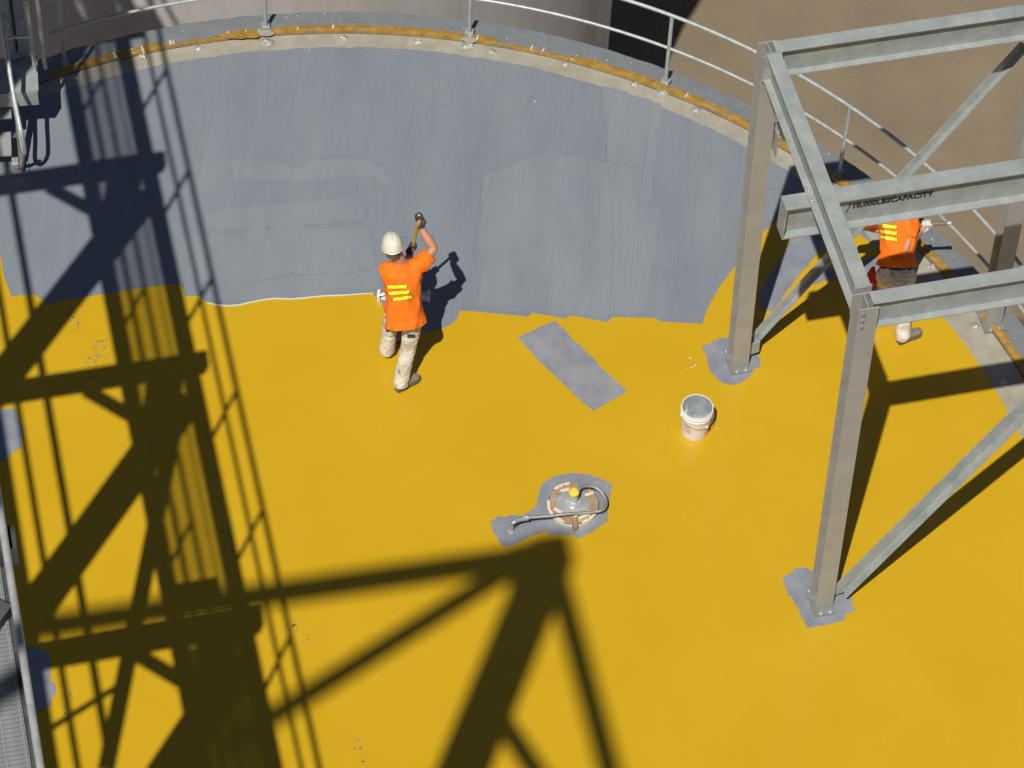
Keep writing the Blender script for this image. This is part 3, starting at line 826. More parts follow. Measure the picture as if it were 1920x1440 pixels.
# ------------------------------------------------------------------ roof hatch with cap
hp = U(1074, 952, 0)
hatch = thing('roof_hatch', 'round hatch cover masked with brown and cream tape, yellow cap at its centre', 'hatch', hp)
HZ = 0.05
m = MB(); m.lathe(hp + V((0, 0, 0.013)), [(0.235, 0), (0.235, HZ - 0.006), (0.228, HZ), (0.0, HZ + 0.004)], 48); m.build('cover', M['cover'], hatch, smooth=True)
m = MB(); m.lathe(hp + V((0, 0, 0.014)), [(0.243, 0.0), (0.248, 0.03), (0.243, HZ - 0.008)], 48, cap=False); m.build('edge_tape', M['cream'], hatch, smooth=True)
def sector(a0, a1, r0, r1, z, nm, m_, seed):
    n = 14; outer = []; inner = []
    for i in range(n + 1):
        a = R(a0 + (a1 - a0) * i / n)
        outer.append(hp + V((math.cos(a), math.sin(a), 0)) * (r1 + 0.008 * noise.noise(V((i * 0.9, seed, 0)))))
        rr_ = r0 + 0.028 * noise.noise(V((i * 0.7, seed, 4)))
        inner.append(hp + V((math.cos(a), math.sin(a), 0)) * rr_)
    sheet(nm, outer + inner[::-1], 0.013 + z, m_, hatch, origin=hp)
sector(-60, 52, 0.155, 0.243, HZ + 0.009, 'masking_paper', M['brown_tape'], 1)
sector(78, 160, 0.165, 0.243, HZ + 0.009, 'masking_paper', M['brown_tape'], 2)
sector(172, 250, 0.165, 0.240, HZ + 0.009, 'masking_paper', M['brown_tape'], 3)
sector(252, 292, 0.13, 0.245, HZ + 0.009, 'masking_paper', M['brown_tape'], 4)
for a0, a1 in ((176, 250), (292, 345), (100, 140)):
    sector(a0, a1, 0.226, 0.252, HZ + 0.013, 'tape_strip', M['cream'], a0)
for a, r_, rot in ((120, .17, 20), (215, .175, -35), (318, .17, 40), (38, .19, 25)):
    p = hp + V((math.cos(R(a)), math.sin(R(a)), 0)) * r_ + V((0, 0, 0.013 + HZ + 0.016))
    m = MB(); m.obox(p, V((math.cos(R(rot)), math.sin(R(rot)), 0)) * 0.045, V((-math.sin(R(rot)), math.cos(R(rot)), 0)) * 0.016, V((0, 0, 0.003))); m.build('tape_strip', M['cream'], hatch)
m = MB(); m.lathe(hp + V((0.0, 0.02, 0.013 + HZ)), [(0.082, 0), (0.082, 0.018), (0.07, 0.026), (0.036, 0.028), (0.034, 0.075), (0.045, 0.077), (0.045, 0.095), (0.022, 0.097), (0.022, 0.135)], 24)
m.build('neck', M['silver'], hatch, smooth=True)
for k in range(6):
    m = MB(); bolt(m, hp + V((0.062 * math.cos(k * 1.047), 0.02 + 0.062 * math.sin(k * 1.047), 0.013 + HZ + 0.024)), V((0, 0, 1)), 0.009, 0.016); m.build('bolt', M['bolt'], hatch)
capc = hp + V((0.0, 0.02, 0.013 + HZ + 0.135))
m = MB(); m.lathe(capc, [(0.043, 0), (0.050, 0.008), (0.050, 0.036), (0.040, 0.046), (0.0, 0.049)], 24); m.build('yellow_cap', M['capyellow'], hatch, smooth=True)
# front lug and paper flaps
lug = U(1077, 988, 0.02)
m = MB(); m.obox(lug + V((0, 0, 0.05)), (0.022, 0.01, 0), (-0.008, 0.05, 0), (0, 0, 0.045)); m.build('lug', M['brown_tape'], hatch, bevel=0.008)
m = MB(); m.obox(U(1079, 969, 0.105), (0.014, 0.006, 0), (0.010, 0.045, 0.006), (0, 0, 0.006)); m.build('tape_strip', M['cream'], hatch)
m = MB(); m.obox(U(1096, 968, 0.085), (0.055, 0.035, 0), (-0.008, 0.014, 0.0), (0, 0, 0.02)); m.build('tape_strip', M['cream'], hatch, bevel=0.008)
m = MB(); m.obox(U(1062, 972, 0.07), (0.035, -0.03, 0), (0.008, 0.016, 0.0), (0, 0, 0.02)); m.build('masking_paper', M['brown_tape'], hatch, bevel=0.008)
# hose from the neck to the stand pipe
hs = thing('flexible_hose', 'shiny metal hose curling from the hatch neck to a small stand pipe', 'hose', U(958, 996, 0))
pts = [capc + V((0.02, -0.005, -0.02)), U(1086, 916, .20), U(1099, 911, .19), U(1114, 913, .17), U(1127, 922, .15), U(1135, 935, .13), U(1136, 947, .12), U(1129, 956, .12), U(1113, 960, .12), U(1090, 962, .13), U(1060, 964, .15), U(1035, 967, .15), U(1010, 969, .15), U(985, 971, .16)]
m = MB(); m.tube(smooth_path(pts), 0.0165, 12); m.build('hose', M['hose'], hs, smooth=True)
e0 = pts[-1]; sp = U(958, 996, 0.013)
el = V((sp.x, sp.y, e0.z))
m = MB(); m.tube(smooth_path([e0 + V((0.02, 0, 0)), e0.lerp(el, .5) + V((0, 0, 0.004)), el + V((0.02, 0, 0)), el + V((0, 0, -0.03)), el + V((0, 0, -0.06))]), 0.024, 12); m.build('elbow', M['bolt'], hs, smooth=True)
m = MB(); m.tube([e0 + V((0.03, 0.002, 0)), e0 + V((-0.02, -0.002, 0))], 0.028, 8); m.build('coupling', M['bolt'], hs, smooth=True)
m = MB(); m.lathe(sp, [(0.035, 0), (0.035, 0.012), (0.019, 0.014), (0.019, 0.06), (0.026, 0.061), (0.026, 0.085), (0.019, 0.086), (0.019, el.z - sp.z - 0.05)], 12); m.build('stand_pipe', M['foil'], hs, smooth=True)

# ------------------------------------------------------------------ bucket
bp = U(1301, 812, 0.0); bp = V((1.80, 18.98, 0.0085)) if False else U(1302, 807, 0.0085)
bk = thing('paint_bucket', 'open white plastic paint bucket with silvery inside, wire handle and faded red print', 'bucket', bp)
m = MB(); m.lathe(bp, [(0.128, 0), (0.133, 0.004), (0.148, 0.285), (0.158, 0.287), (0.160, 0.31), (0.152, 0.314), (0.152, 0.33), (0.161, 0.333), (0.161, 0.352), (0.150, 0.354), (0.151, 0.37), (0.158, 0.372), (0.157, 0.381), (0.147, 0.382), (0.1465, 0.375)], 48, cap=False)
m.build('tub', M['white'], bk, smooth=True)
m = MB(); m.lathe(bp, [(0.1462, 0.377), (0.140, 0.24), (0.131, 0.03), (0.11, 0.018), (0.0, 0.016)], 48, cap=False)
m.build('lining', M['silver'], bk, smooth=True)
bd_ = (CAMP - bp); bd_.z = 0; bd_.normalize(); bs = V((0, 0, 1)).cross(bd_)
ears = []
for sg in (1, -1):
    e_ = bp + (bs * math.cos(R(-28)) + bd_ * math.sin(R(-28)) * 1).normalized() * 0.165 * sg + V((0, 0, 0.322))
    ears.append(e_)
    m = MB(); m.lathe(e_, [(0.018, -0.01), (0.018, 0.01)], 10, axis=(e_ - bp - V((0, 0, e_.z - bp.z))).normalized()); m.build('handle_ear', M['white'], bk)
hp_ = []
for i in range(17):
    t = math.pi * i / 16
    c_ = (ears[0] + ears[1]) / 2
    hp_.append(c_ + (ears[0] - c_) * math.cos(t) * 1.02 + ((bd_ * math.cos(R(28)) + bs * math.sin(R(28))) * 0.163 + V((0, 0, -0.10))) * math.sin(t))
m = MB(); m.tube(hp_, 0.0026, 6); m.build('wire_handle', M['wire'], bk, smooth=True)
m = MB()
gm = hp_[8]
m.tube([hp_[6], hp_[7]], 0.008, 8); m.build('handle_grip', M['white'], bk, smooth=True)
def on_tub(a0, a1, z0, z1, nm, m_):
    mb = MB(); n = 8
    vs = []
    for i in range(n + 1):
        a = a0 + (a1 - a0) * i / n
        for z in (z0, z1):
            r_ = 0.133 + (0.148 - 0.133) * z / 0.285 + 0.0012
            vs.append(bp + (bd_ * math.cos(a) + bs * math.sin(a)) * r_ + V((0, 0, z)))
    mb.add(vs, [(2 * i, 2 * i + 2, 2 * i + 3, 2 * i + 1) for i in range(n)])
    return mb.build(nm, m_, bk)
on_tub(R(-48), R(-14), 0.11, 0.235, 'label_print', M['label_red'])
on_tub(R(45), R(72), 0.07, 0.21, 'label_print', M['label_red'])

# ------------------------------------------------------------------ raised walkway along the left side (its shadow falls across the roof)
WO = V((-3.866, 23.526, 0)); WU = V((-.2607, .9654, 0)); WN = V((.9654, .2607, 0)); SD = V((.172, .583, -1.0))
def Wp(s, v, z):
    """walkway frame: s along, v sideways from the outer rail line, z height (v measured where its shadow falls)"""
    q = WO + WU * s + WN * v + V((0, 0, 0)) - SD * z
    return q
ZT = 7.68; ZD = 6.60
wk = thing('raised_walkway', 'narrow grated walkway with pipe handrails passing overhead along the left edge of the roof', 'walkway', Wp(-8, -0.5, ZT))
S0, S1 = -17.0, 9.0
def along(v, z): return Wp(S0, v, z), Wp(S1, v, z)
KV = 0.3107
def vplan(vp, z): return vp + 2.439 - 0 if False else vp
# plan offset p (metres left of the outer rail, negative) -> shadow offset at height z
def PV(p, z): return p + KV * (ZT - z) * -1
def sshift(z): # keep s plan-consistent with the top rail
    return 0.0
def Q(s, p, z):
    base = WO + WU * s - V((SD.x, SD.y, 0)) * ZT          # plan point under the top rail
    return base + WN * p + V((0, 0, z))
for nm, p, z, r_ in (('handrail', 0, ZT, 0.027), ('mid_rail', 0, ZT - 0.5, 0.021), ('handrail', -0.69, ZT, 0.024), ('mid_rail', -0.69, ZT - 0.52, 0.021)):
    m = MB(); m.tube([V(Q(S0, p, z)), V(Q(S1, p, z))], r_, 10); m.build(nm, M['pipe'], wk, smooth=True)
for p in (-0.035, -0.655):
    m = MB(); m.bar(Q(S0, p + 0.0, ZD - 0.15), Q(S1, p + 0.0, ZD - 0.15), 0.05, 0.28); m.build('stringer', M['darksteel'], wk)
    m = MB(); m.bar(Q(S0, p + 0.018, ZD + 0.06), Q(S1, p + 0.018, ZD + 0.06), 0.006, 0.13); m.build('toe_plate', M['darksteel'], wk)
k = 0
s = -0.03 - 1.475 * 11
while s < S1:
    for p in (0, -0.69):
        m = MB(); m.tube([Q(s, p + (-0.01 if p == 0 else .01), ZD - 0.2), Q(s, p, ZT - 0.01)], 0.022, 8); m.build('post', M['pipe'], wk, smooth=True)
    s += 1.475
# grating: bearing bars lengthwise, thin cross bars one by one where they can be seen
for k in range(5):
    p = -0.08 - 0.133 * k
    m = MB(); m.bar(Q(S0, p, ZD), Q(S1, p, ZD), 0.006, 0.03); m.build('bearing_bar', M['galv'], wk)
gb = MB(); gb.bar(-WN * 0.285, WN * 0.285, 0.019, 0.004)
gme = gb.mesh('grating_bar')
gme.materials.append(M['grate'])
gb = MB(); gb.bar(-WN * 0.285, WN * 0.285, 0.030, 0.010)
gme2 = gb.mesh('grating_bar')
gme2.materials.append(M['grate'])
s = -11.6
for k in range(190):
    o = bpy.data.objects.new('grating_bar', gme2 if s < -6.8 else gme); o.location = Q(s, -0.345, ZD + 0.004); place(o, wk); s += 0.036
gb = MB(); s2 = s
while s2 < S1: gb.bar(Q(s2, -0.06, ZD + 0.004), Q(s2, -0.63, ZD + 0.004), 0.019, 0.004); s2 += 0.036
o = gb.build('grating', M['grate'], wk); o['kind'] = 'stuff'
# supporting plan truss below: chords, cross beams, knee plates and big diagonals
def W2(s, v, z):   # point whose shadow lands at (s, v)
    return WO + WU * s + WN * v - SD * z
def wbar(nm, s0, v0, s1, v1, z, wd, h, mt='darksteel'):
    m = MB(); m.bar(W2(s0, v0, z), W2(s1, v1, z), wd, h); return m.build(nm, M[mt], wk)
ZB = 6.74
wbar('chord', S0, -2.40, S1, -2.40, ZB, 0.15, 0.25)
wbar('conduit', S0, -1.84, S1, -1.84, ZB + 0.3, 0.06, 0.06)
wbar('conduit', S0, -2.13, S1, -2.13, ZB + 0.3, 0.05, 0.05)
for k in range(-2, 4):
    sc = -1.34 - 2.85 * k if k < 1 else (-4.05 if k == 1 else -7.18 if k == 2 else -10.1)
    wbar('cross_beam', sc, -3.2, sc, -0.27, ZB - 0.05, 0.20, 0.2)
    wbar('beam_end', sc + 0.10, -0.26, sc - 0.1, -0.27, ZB - 0.05, 0.05, 0.2)
    # knee brace
    wbar('knee_brace', sc - 0.12, -1.45, sc - 0.85, -0.75, ZB - 0.05, 0.12, 0.08)
    # main diagonal running down-left from each panel point
    wbar('diagonal', sc - 0.42, -0.50, sc - 2.85, -2.50, ZB - 0.12, 0.37, 0.16)
    wbar('gusset', sc - 0.1, -0.66, sc - 0.62, -0.80, ZB - 0.1, 0.36, 0.02)
_q = [(V((p.x, p.y, 0)) - WO) for p in (U(328, 800), U(200, 1440))]
wbar('diagonal', _q[0].dot(WU), _q[0].dot(WN), _q[1].dot(WU), _q[1].dot(WN), ZB - 0.3, 0.15, 0.08)
wbar('floor_plate', -6.62, -0.8, -6.95, -0.8, ZD + 0.02, 0.5, 0.01)
_q = [(V((p.x, p.y, 0)) - WO) for p in (U(225, 1285), U(98, 1364))]
wbar('lacing_bar', _q[0].dot(WU), _q[0].dot(WN), _q[1].dot(WU), _q[1].dot(WN), ZB, 0.05, 0.05)
# unseen plates added at walkway height to shade the rim and the far wall
wbar('shade_plate', 0.12, -2.25, 6.0, -2.25, ZD + 0.05, 2.35, 0.02)
wbar('shade_plate', 0.48, -0.60, 1.2, -0.60, ZD + 0.05, 0.92, 0.02)

# ------------------------------------------------------------------ tower carrying the walkway (the picture is taken from it)
TN = U(1034, 1038, 0) - SD * 21.0
tw = thing('access_tower', 'tall dark steel tower above the roof whose corner bracing throws the soft wide shadow', 'tower', (TN.x, TN.y, GZ))
TX = V((-math.sin(R(76.4)), -math.cos(R(76.4)), 0)); TY = V((math.sin(R(14.5)), -math.cos(R(14.5)), 0))
def T(a, b, z): return V((TN.x, TN.y, 0)) + TX * a + TY * b + V((0, 0, z))
ZN = 21.0; TA, TB = 6.6, 7.5
for a, b in ((0, 0), (TA, 0), (0, TB), (TA, TB)):
    m = MB(); m.bar(T(a, b, GZ), T(a, b, ZN + 0.1), 0.36, 0.36, TX); m.build('column', M['darksteel'], tw)
for z in (ZN, ZN - 9.5):
    for (p, q, w_) in (((0, 0), (TA, 0), 0.2), ((0, TB), (TA, TB), 0.17), ((0, 0), (0, TB), 0.17), ((TA, 0), (TA, TB), 0.15)):
        if z < ZN and p == (0, 0) and q == (0, TB): continue
        m = MB(); m.bar(T(*p, z), T(*q, z), w_, 0.2); m.build('beam', M['darksteel'], tw)
def by_shadow(x0, y0, x1, y1, z0, z1, w_, nm):
    p0, p1 = U(x0, y0) - SD * z0, U(x1, y1) - SD * z1
    m = MB(); m.bar(p0, p1, w_, w_); return m.build(nm, M['darksteel'], tw)
by_shadow(990, 1046, 420, 1400, ZN - 0.1, ZN - 0.3, 0.17, 'diagonal')
by_shadow(925, 1325, 1060, 1530, ZN - 4.1, ZN - 1.0, 0.14, 'knee_brace')
by_shadow(958, 1068, 1038, 1060, ZN, ZN, 0.40, 'gusset')

# ------------------------------------------------------------------ step-over stair at the left rim
sp0 = U(34, 318, 0)
stair = thing('step_stair', 'short galvanised stair with bent pipe handrail at the left rim of the roof', 'stairs', sp0)
def ST(x, y, z): return U(x, y, z)
sx_ = V((0.985, 0.17, 0)).normalized()
for k, (y, z) in enumerate(((292, 0.22), (222, 0.45))):
    e_ = U(37, y, z)
    m = MB(); m.obox(e_ - sx_ * 0.45 + V((-0.1, 0.16, 0)), sx_ * 0.44, V((-0.16, 0.985, 0)) * 0.16, V((0, 0, 0.012))); tr = m.build('tread', M['galv_warm'], stair)
    for j in range(13):
        m = MB(); m.obox(e_ - sx_ * 0.45 + V((-0.1, 0.16, 0)) + V((-0.16, 0.985, 0)) * (-0.145 + 0.024 * j) + V((0, 0, 0.014)), sx_ * 0.43, V((-0.16, 0.985, 0)) * 0.004, V((0, 0, 0.004))); m.build('tread_rib', M['galv'], tr)
    m = MB(); m.obox(e_ - sx_ * 0.45 + V((-0.1, 0.33, -0.1)), sx_ * 0.42, V((0, 0.006, 0)), V((0, 0, 0.08))); m.build('riser', M['darksteel'], stair)
m = MB(); m.bar(U(40, 318, 0.06), U(24, 140, 0.72), 0.03, 0.16); m.build('stringer', M['darksteel'], stair)
# hairpin handrail
hp0 = [U(2, 20, 1.45), U(10, 80, 1.30), U(24, 170, 1.05), U(38, 240, 0.86)]
low = [U(44, 282, 0.36), U(36, 240, 0.50), U(24, 180, 0.68)]
bend = [U(43, 262, 0.74), U(46, 280, 0.58), U(46, 288, 0.46)]
m = MB(); m.tube(smooth_path(hp0 + bend + low), 0.0235, 10); m.build('handrail', M['pipe'], stair, smooth=True)
m = MB(); m.tube([U(40, 318, 0.02), U(44, 280, 0.5)], 0.022, 8); m.build('post', M['pipe'], stair, smooth=True)
m = MB(); m.obox(U(38, 316, 0.02), (0.09, 0.02, 0), (-0.02, 0.08, 0), (0, 0, 0.012)); m.build('foot_plate', M['bluegrey'], stair, bevel=0.004)
m = MB(); m.obox(U(29, 308, 0.09), (0.035, 0.006, 0), (-0.01, 0.05, 0), (0, 0, 0.06)); m.build('foot_bracket', M['foil'], stair, bevel=0.01)
# landing over the rim
lp = U(74, 172, 0.72)
m = MB(); m.obox(lp - sx_ * 0.5 + V((-0.05, 0.25, 0)), sx_ * 0.5, V((-0.16, 0.985, 0)) * 0.24, V((0, 0, 0.015))); m.build('landing', M['galv'], stair)
m = MB(); m.obox(lp - sx_ * 0.5 + V((-0.02, 0.0, -0.09)), sx_ * 0.5, V((0, 0.006, 0)), V((0, 0, 0.1))); m.build('landing_edge', M['galv'], stair)
for x, y in ((85, 128), (66, 134)):
    m = MB(); q = U(x, y, 0.74); m.tube([q, q + V((0, 0, 1.05))], 0.022, 8); m.build('gate_post', M['pipe'], stair, smooth=True)
m = MB(); q = U(66, 134, 0.74); m.tube([q + V((-0.25, -0.02, 0.5)), q + V((0, 0, 0.52)), ], 0.018, 8); m.build('gate_bar', M['pipe'], stair, smooth=True)

# blue-grey enclosures standing beyond the landing
for i, (x, y, w_, lab) in enumerate(((20, 118, 0.11, 'narrow blue grey enclosure on the stair landing, left of its twin'), (44, 112, 0.11, 'narrow blue grey enclosure on the stair landing, right of its twin'))):
    q = U(x, y, 0.75)
    cb = thing('enclosure', lab, 'enclosure', q, 'enclosures on the stair landing')
    m = MB(); m.box(q + V((0, 0.12, 0.55)), w_ * 1.0, 0.18, 1.1); m.build('case', M['bluegrey'], cb, bevel=0.01)
    m = MB(); m.box(q + V((0, 0.025, 0.55)), w_ * 0.8, 0.012, 0.95); dr = m.build('door', M['bluegrey'], cb, bevel=0.004)
    m = MB(); m.box(q + V((0.03, 0.012, 0.55)), 0.012, 0.014, 0.08); m.build('latch', M['bolt'], dr)
# ------------------------------------------------------------------ people
def ik(Sh, H, l1, l2, hint):
    d = H - Sh; L = min(d.length, (l1 + l2) * 0.995); t = d.normalized()
    a = (l1 * l1 - l2 * l2 + L * L) / (2 * L); h = math.sqrt(max(0, l1 * l1 - a * a))
    n = (V(hint) - t * V(hint).dot(t)).normalized()
    return Sh + t * a + n * h

def glove(nm, hand, axis, wrist, m_, parent, thumb_side):
    """a hand closed round a bar running along axis at point hand"""
    ax = axis.normalized()
    fw = (hand - wrist); fw = (fw - ax * fw.dot(ax)).normalized()
    out = ax.cross(fw).normalized() * thumb_side
    mb = MB()
    palm_c = hand + out * 0.030 - fw * 0.008
    mb.loft([(palm_c - fw * 0.055, ax * 0.030, out * 0.018), (palm_c - fw * 0.02, ax * 0.042, out * 0.017), (palm_c + fw * 0.018, ax * 0.044, out * 0.016), (palm_c + fw * 0.034, ax * 0.040, out * 0.012)], 12)
    mb.limb([wrist, palm_c - fw * 0.045], [0.033, 0.030], 10)
    for k, (off, ln) in enumerate(((-0.034, .92), (-0.012, 1.0), (0.011, .97), (0.033, .8))):
        b = palm_c + ax * off
        p = [b + fw * 0.028, b + fw * 0.048 * ln - out * 0.018, b + fw * 0.040 * ln - out * 0.050 * ln, b + fw * 0.008 - out * 0.060 * ln, b - fw * 0.010 - out * 0.048 * ln]
        mb.limb(p, [0.0115, 0.0112, 0.0108, 0.0100, 0.0090], 8)
    tb = palm_c - fw * 0.028 + ax * -0.036
    mb.limb([tb, tb - ax * 0.022 - out * 0.02 + fw * 0.012, tb - ax * 0.018 - out * 0.045 + fw * 0.026, tb - ax * 0.006 - out * 0.058 + fw * 0.034], [0.014, 0.0125, 0.0115, 0.010], 8)
    return remeshed(mb, nm, 0.0045, m_, parent, smooth_it=2)

def boot(nm, heel, toe, m_, parent):
    d = (toe - heel); d.z = 0; d.normalize(); sd_ = V((d.y, -d.x, 0)); up = V((0, 0, 1))
    mb = MB(); L = 0.285
    h = V((heel.x, heel.y, 0.012))
    prof = [(0.0, .030, .045), (0.03, .040, .060), (0.08, .041, .068), (0.13, .040, .056), (0.18, .047, .046), (0.23, .048, .040), (0.265, .038, .034), (0.284, .018, .022)]
    # lengthwise loft
    mb.loft([(h + d * x + up * (zh + 0.012), sd_ * wd, up * zh) for x, wd, zh in prof], 14)
    mb.limb([h + d * 0.065 + up * 0.09, h + d * 0.062 + up * 0.13], [0.050, 0.050], 12)
    b = remeshed(mb, nm, 0.008, m_, parent, smooth_it=3, cuts=((V((0, 0, 0.018)), V((0, 0, -1))),))
    ms = MB()
    outl = [(0.0, .028), (0.01, .037), (0.06, .041), (0.12, .038), (0.18, .048), (0.23, .049), (0.265, .040), (0.288, .018)]
    top = [h + d * x + sd_ * wd for x, wd in outl] + [h + d * x - sd_ * wd for x, wd in outl[::-1]]
    n = len(top)
    ms.add([t_ + up * -0.002 for t_ in top] + [t_ + up * 0.026 for t_ in top], [tuple(range(n))[::-1], tuple(range(n, 2 * n))] + [(i, (i + 1) % n, n + (i + 1) % n, n + i) for i in range(n)])
    s_ = ms.build('sole', M['sole'], b, smooth=False)
    return b

def worker(P, neck, head, SL, SR, handL, handR, wL, wR, elL, elR, ankL, ankR, kneeL, kneeR, toeL, toeR, heelL, heelR, face, label, gmat, pole_ax, stripes_px, hem_z, helmet_tilt):
    base = V((P.x, P.y, 0.0085))
    pr = thing('person', label, 'person', base)
    up = (neck - P).normalized()
    side = (SR - SL); side = (side - up * side.dot(up)).normalized()
    fr = up.cross(side).normalized()           # forward
    # ---- body: one continuous figure
    mb = MB()
    hipL, hipR = P - side * 0.095 - V((0, 0, .03)), P + side * 0.095 - V((0, 0, .03))
    tl = (neck - P).length
    mb.loft([(P - up * 0.10, side * 0.12, fr * 0.09), (P, side * 0.155, fr * 0.105), (P + up * 0.18, side * 0.135, fr * 0.092), (P + up * (tl * 0.7), side * 0.165, fr * 0.105), (P + up * (tl * 0.88), side * 0.15, fr * 0.085), (neck, side * 0.06, fr * 0.055)], 18)
    mb.limb([hipL, kneeL, ankL], [0.078, 0.052, 0.040]); mb.limb([hipR, kneeR, ankR], [0.078, 0.052, 0.040])
    mb.limb([ankL, V((toeL.x, toeL.y, .05)).lerp(ankL, .4)], [0.038, 0.034]); mb.limb([ankR, V((toeR.x, toeR.y, .05)).lerp(ankR, .4)], [0.038, 0.034])
    for Sh, el, wr in ((SL, elL, wL), (SR, elR, wR)):
        mb.limb([Sh, Sh.lerp(el, .5), el, el.lerp(wr, .28), el.lerp(wr, .65), wr], [0.060, 0.056, 0.046, 0.050, 0.042, 0.032])
    mb.limb([wL, handL.lerp(wL, .35)], [0.028, 0.026]); mb.limb([wR, handR.lerp(wR, .35)], [0.028, 0.026])
    hu = helmet_tilt.normalized()
    mb.limb([neck - up * 0.03, neck.lerp(head, .6)], [0.066, 0.060])
    hf = (face - hu * face.dot(hu)).normalized(); hsd = hf.cross(hu).normalized()
    mb.loft([(head - hu * 0.115 + hf * 0.045, hsd * 0.035, hf * 0.035), (head - hu * 0.085 + hf * 0.02, hsd * 0.058, hf * 0.075), (head - hu * 0.03, hsd * 0.072, hf * 0.094), (head + hu * 0.03, hsd * 0.077, hf * 0.098), (head + hu * 0.08, hsd * 0.066, hf * 0.082), (head + hu * 0.108, hsd * 0.035, hf * 0.045)], 16)
    mb.limb([head + hf * 0.09 - hu * 0.005, head + hf * 0.112 - hu * 0.035], [0.012, 0.016], 8)   # nose
    mb.loft([(head + hf * 0.085 - hu * 0.070, hsd * 0.024, hu * 0.007), (head + hf * 0.098 - hu * 0.070, hsd * 0.018, hu * 0.006)], 10)   # lips
    for sg in (-1, 1):
        mb.sphere(head + hsd * 0.078 * sg - hu * 0.02 - hf * 0.005, 0.03, 10, 6, sx=0.4, sy=0.8)
        mb.sphere(head + hsd * 0.032 * sg + hf * 0.082 + hu * 0.005, 0.014, 8, 6)
    remeshed(mb, 'body', 0.010, M['skin'], pr, smooth_it=2)
    # hair under the hat
    mh = MB(); mh.loft([(head - hu * 0.055 - hf * 0.03, hsd * 0.066, hf * 0.070), (head - hu * 0.02 - hf * 0.012, hsd * 0.080, hf * 0.092), (head + hu * 0.04 - hf * 0.008, hsd * 0.082, hf * 0.098)], 18)
    mh.build('hair', M['hair'], pr, smooth=True)
    # ---- trousers
    mt_ = MB()
    mt_.loft([(P - up * 0.12, side * 0.13, fr * 0.115), (P - up * 0.02, side * 0.178, fr * 0.135), (P + up * 0.08, side * 0.168, fr * 0.122), (P + up * 0.15, side * 0.160, fr * 0.115)], 18)
    for hip, kn, an in ((hipL, kneeL, ankL), (hipR, kneeR, ankR)):
        cuff = kn.lerp(an, 0.97)
        mt_.limb([hip, hip.lerp(kn, .5), kn, kn.lerp(an, .5), cuff], [0.104, 0.088, 0.074, 0.070, 0.076], 14)
    cuts = []
    tr = remeshed(mt_, 'trousers', 0.011, M['trouser'], pr, wrinkle=0.009, wscale=15, smooth_it=3, cuts=((V((0, 0, 0.045)), V((0, 0, -1))),))
    # ---- shirt
    ms = MB()
    hem = P + up * (hem_z)
    ms.loft([(hem, side * 0.205, fr * 0.155), (hem + up * 0.10, side * 0.186, fr * 0.145), (P + up * 0.20, side * 0.163, fr * 0.128), (P + up * (tl * .55), side * 0.172, fr * 0.128), (P + up * (tl * .78), side * 0.195, fr * 0.122), (P + up * (tl * .90), side * 0.165, fr * 0.090), (neck - up * 0.022, side * 0.085, fr * 0.075)], 22)
    for Sh, el in ((SL, elL), (SR, elR)):
        inn = Sh.lerp(P + up * tl * .8, .35)
        c_ = Sh.lerp(el, .62)
        ms.limb([inn, Sh], [0.085, 0.078], 14)
        t_ = (el - Sh).normalized(); a_ = t_.cross(V((0, 0, 1)) if abs(t_.z) < .9 else V((1, 0, 0))).normalized(); b_ = t_.cross(a_)
        ms.loft([(Sh, a_ * 0.075, b_ * 0.075), (Sh.lerp(el, .3), a_ * 0.073, b_ * 0.073), (c_, a_ * 0.078, b_ * 0.078)], 14)
    sh = remeshed(ms, 'shirt', 0.010, M['orange'], pr, wrinkle=0.023, wscale=6.5, smooth_it=3, wdir=(side, up * 2.0 + side * 1.1, fr), cuts=((hem + up * 0.012, -up),))
    # ---- printed bars on the back
    bm = bmesh.new(); bm.from_mesh(sh.data); bmesh.ops.translate(bm, vec=sh.matrix_basis.translation + pr.location, verts=bm.verts)
    bvh = BVHTree.FromBMesh(bm); bm.free()
    for j, (top_, bot_) in enumerate(stripes_px):
        n = 26
        cols = []
        for i in range(n + 1):
            t = i / n
            xt = top_[0] + (top_[2] - top_[0]) * t; yt = top_[1] + (top_[3] - top_[1]) * t
            h_ = bot_ * (1 + 0.22 * noise.noise(V((i * .55, j * 3.3, 0)))) * (0.55 + 0.45 * min(1, min(i, n - i) / 2.0))
            yy = yt + 1.3 * noise.noise(V((i * 0.4, j * 5.1, 2)))
            cols.append((xt, [yy - h_ / 2, yy - h_ / 2 + 1.0, yy + h_ / 2 - 1.0, yy + h_ / 2]))
        pts_ = []; ok = True
        for xt, ys in cols:
            rw = []
            for yv in ys:
                hit = bvh.ray_cast(CAMP, ray(xt, yv))
                if hit[0] is None: ok = False; break
                rw.append(hit[0] + hit[1] * 0.004)
            if not ok: ok = True; continue
            pts_.append(rw)
        if len(pts_) < 4: continue
        mbs = MB()
        vs = [p_ for rw in pts_ for p_ in rw]
        nn_ = len(pts_)
        for i in range(nn_ - 1):
            for q in range(3):
                mbs.cur = 1 if (q != 1 or i == 0 or i == nn_ - 2) else 0
                mbs.f.append((i * 4 + q, i * 4 + q + 1, i * 4 + 5 + q, i * 4 + 4 + q)); mbs.mi.append(mbs.cur)
        mbs.v = [tuple(p_) for p_ in vs]
        mbs.build('printed_bar', [M['stripe'], M['stripe_edge']], sh)
    # ---- hard hat
    mhh = MB()
    hc = head + hu * 0.025
    mhh.lathe(hc, [(1.0, 0.0), (1.02, 0.012), (0.99, 0.03), (0.93, 0.065), (0.80, 0.098), (0.60, 0.122), (0.34, 0.137), (0.0, 0.142)], 28, axis=hu, xdir=hsd, sx=0.100, sy=0.130)
    mhh.add([], [])
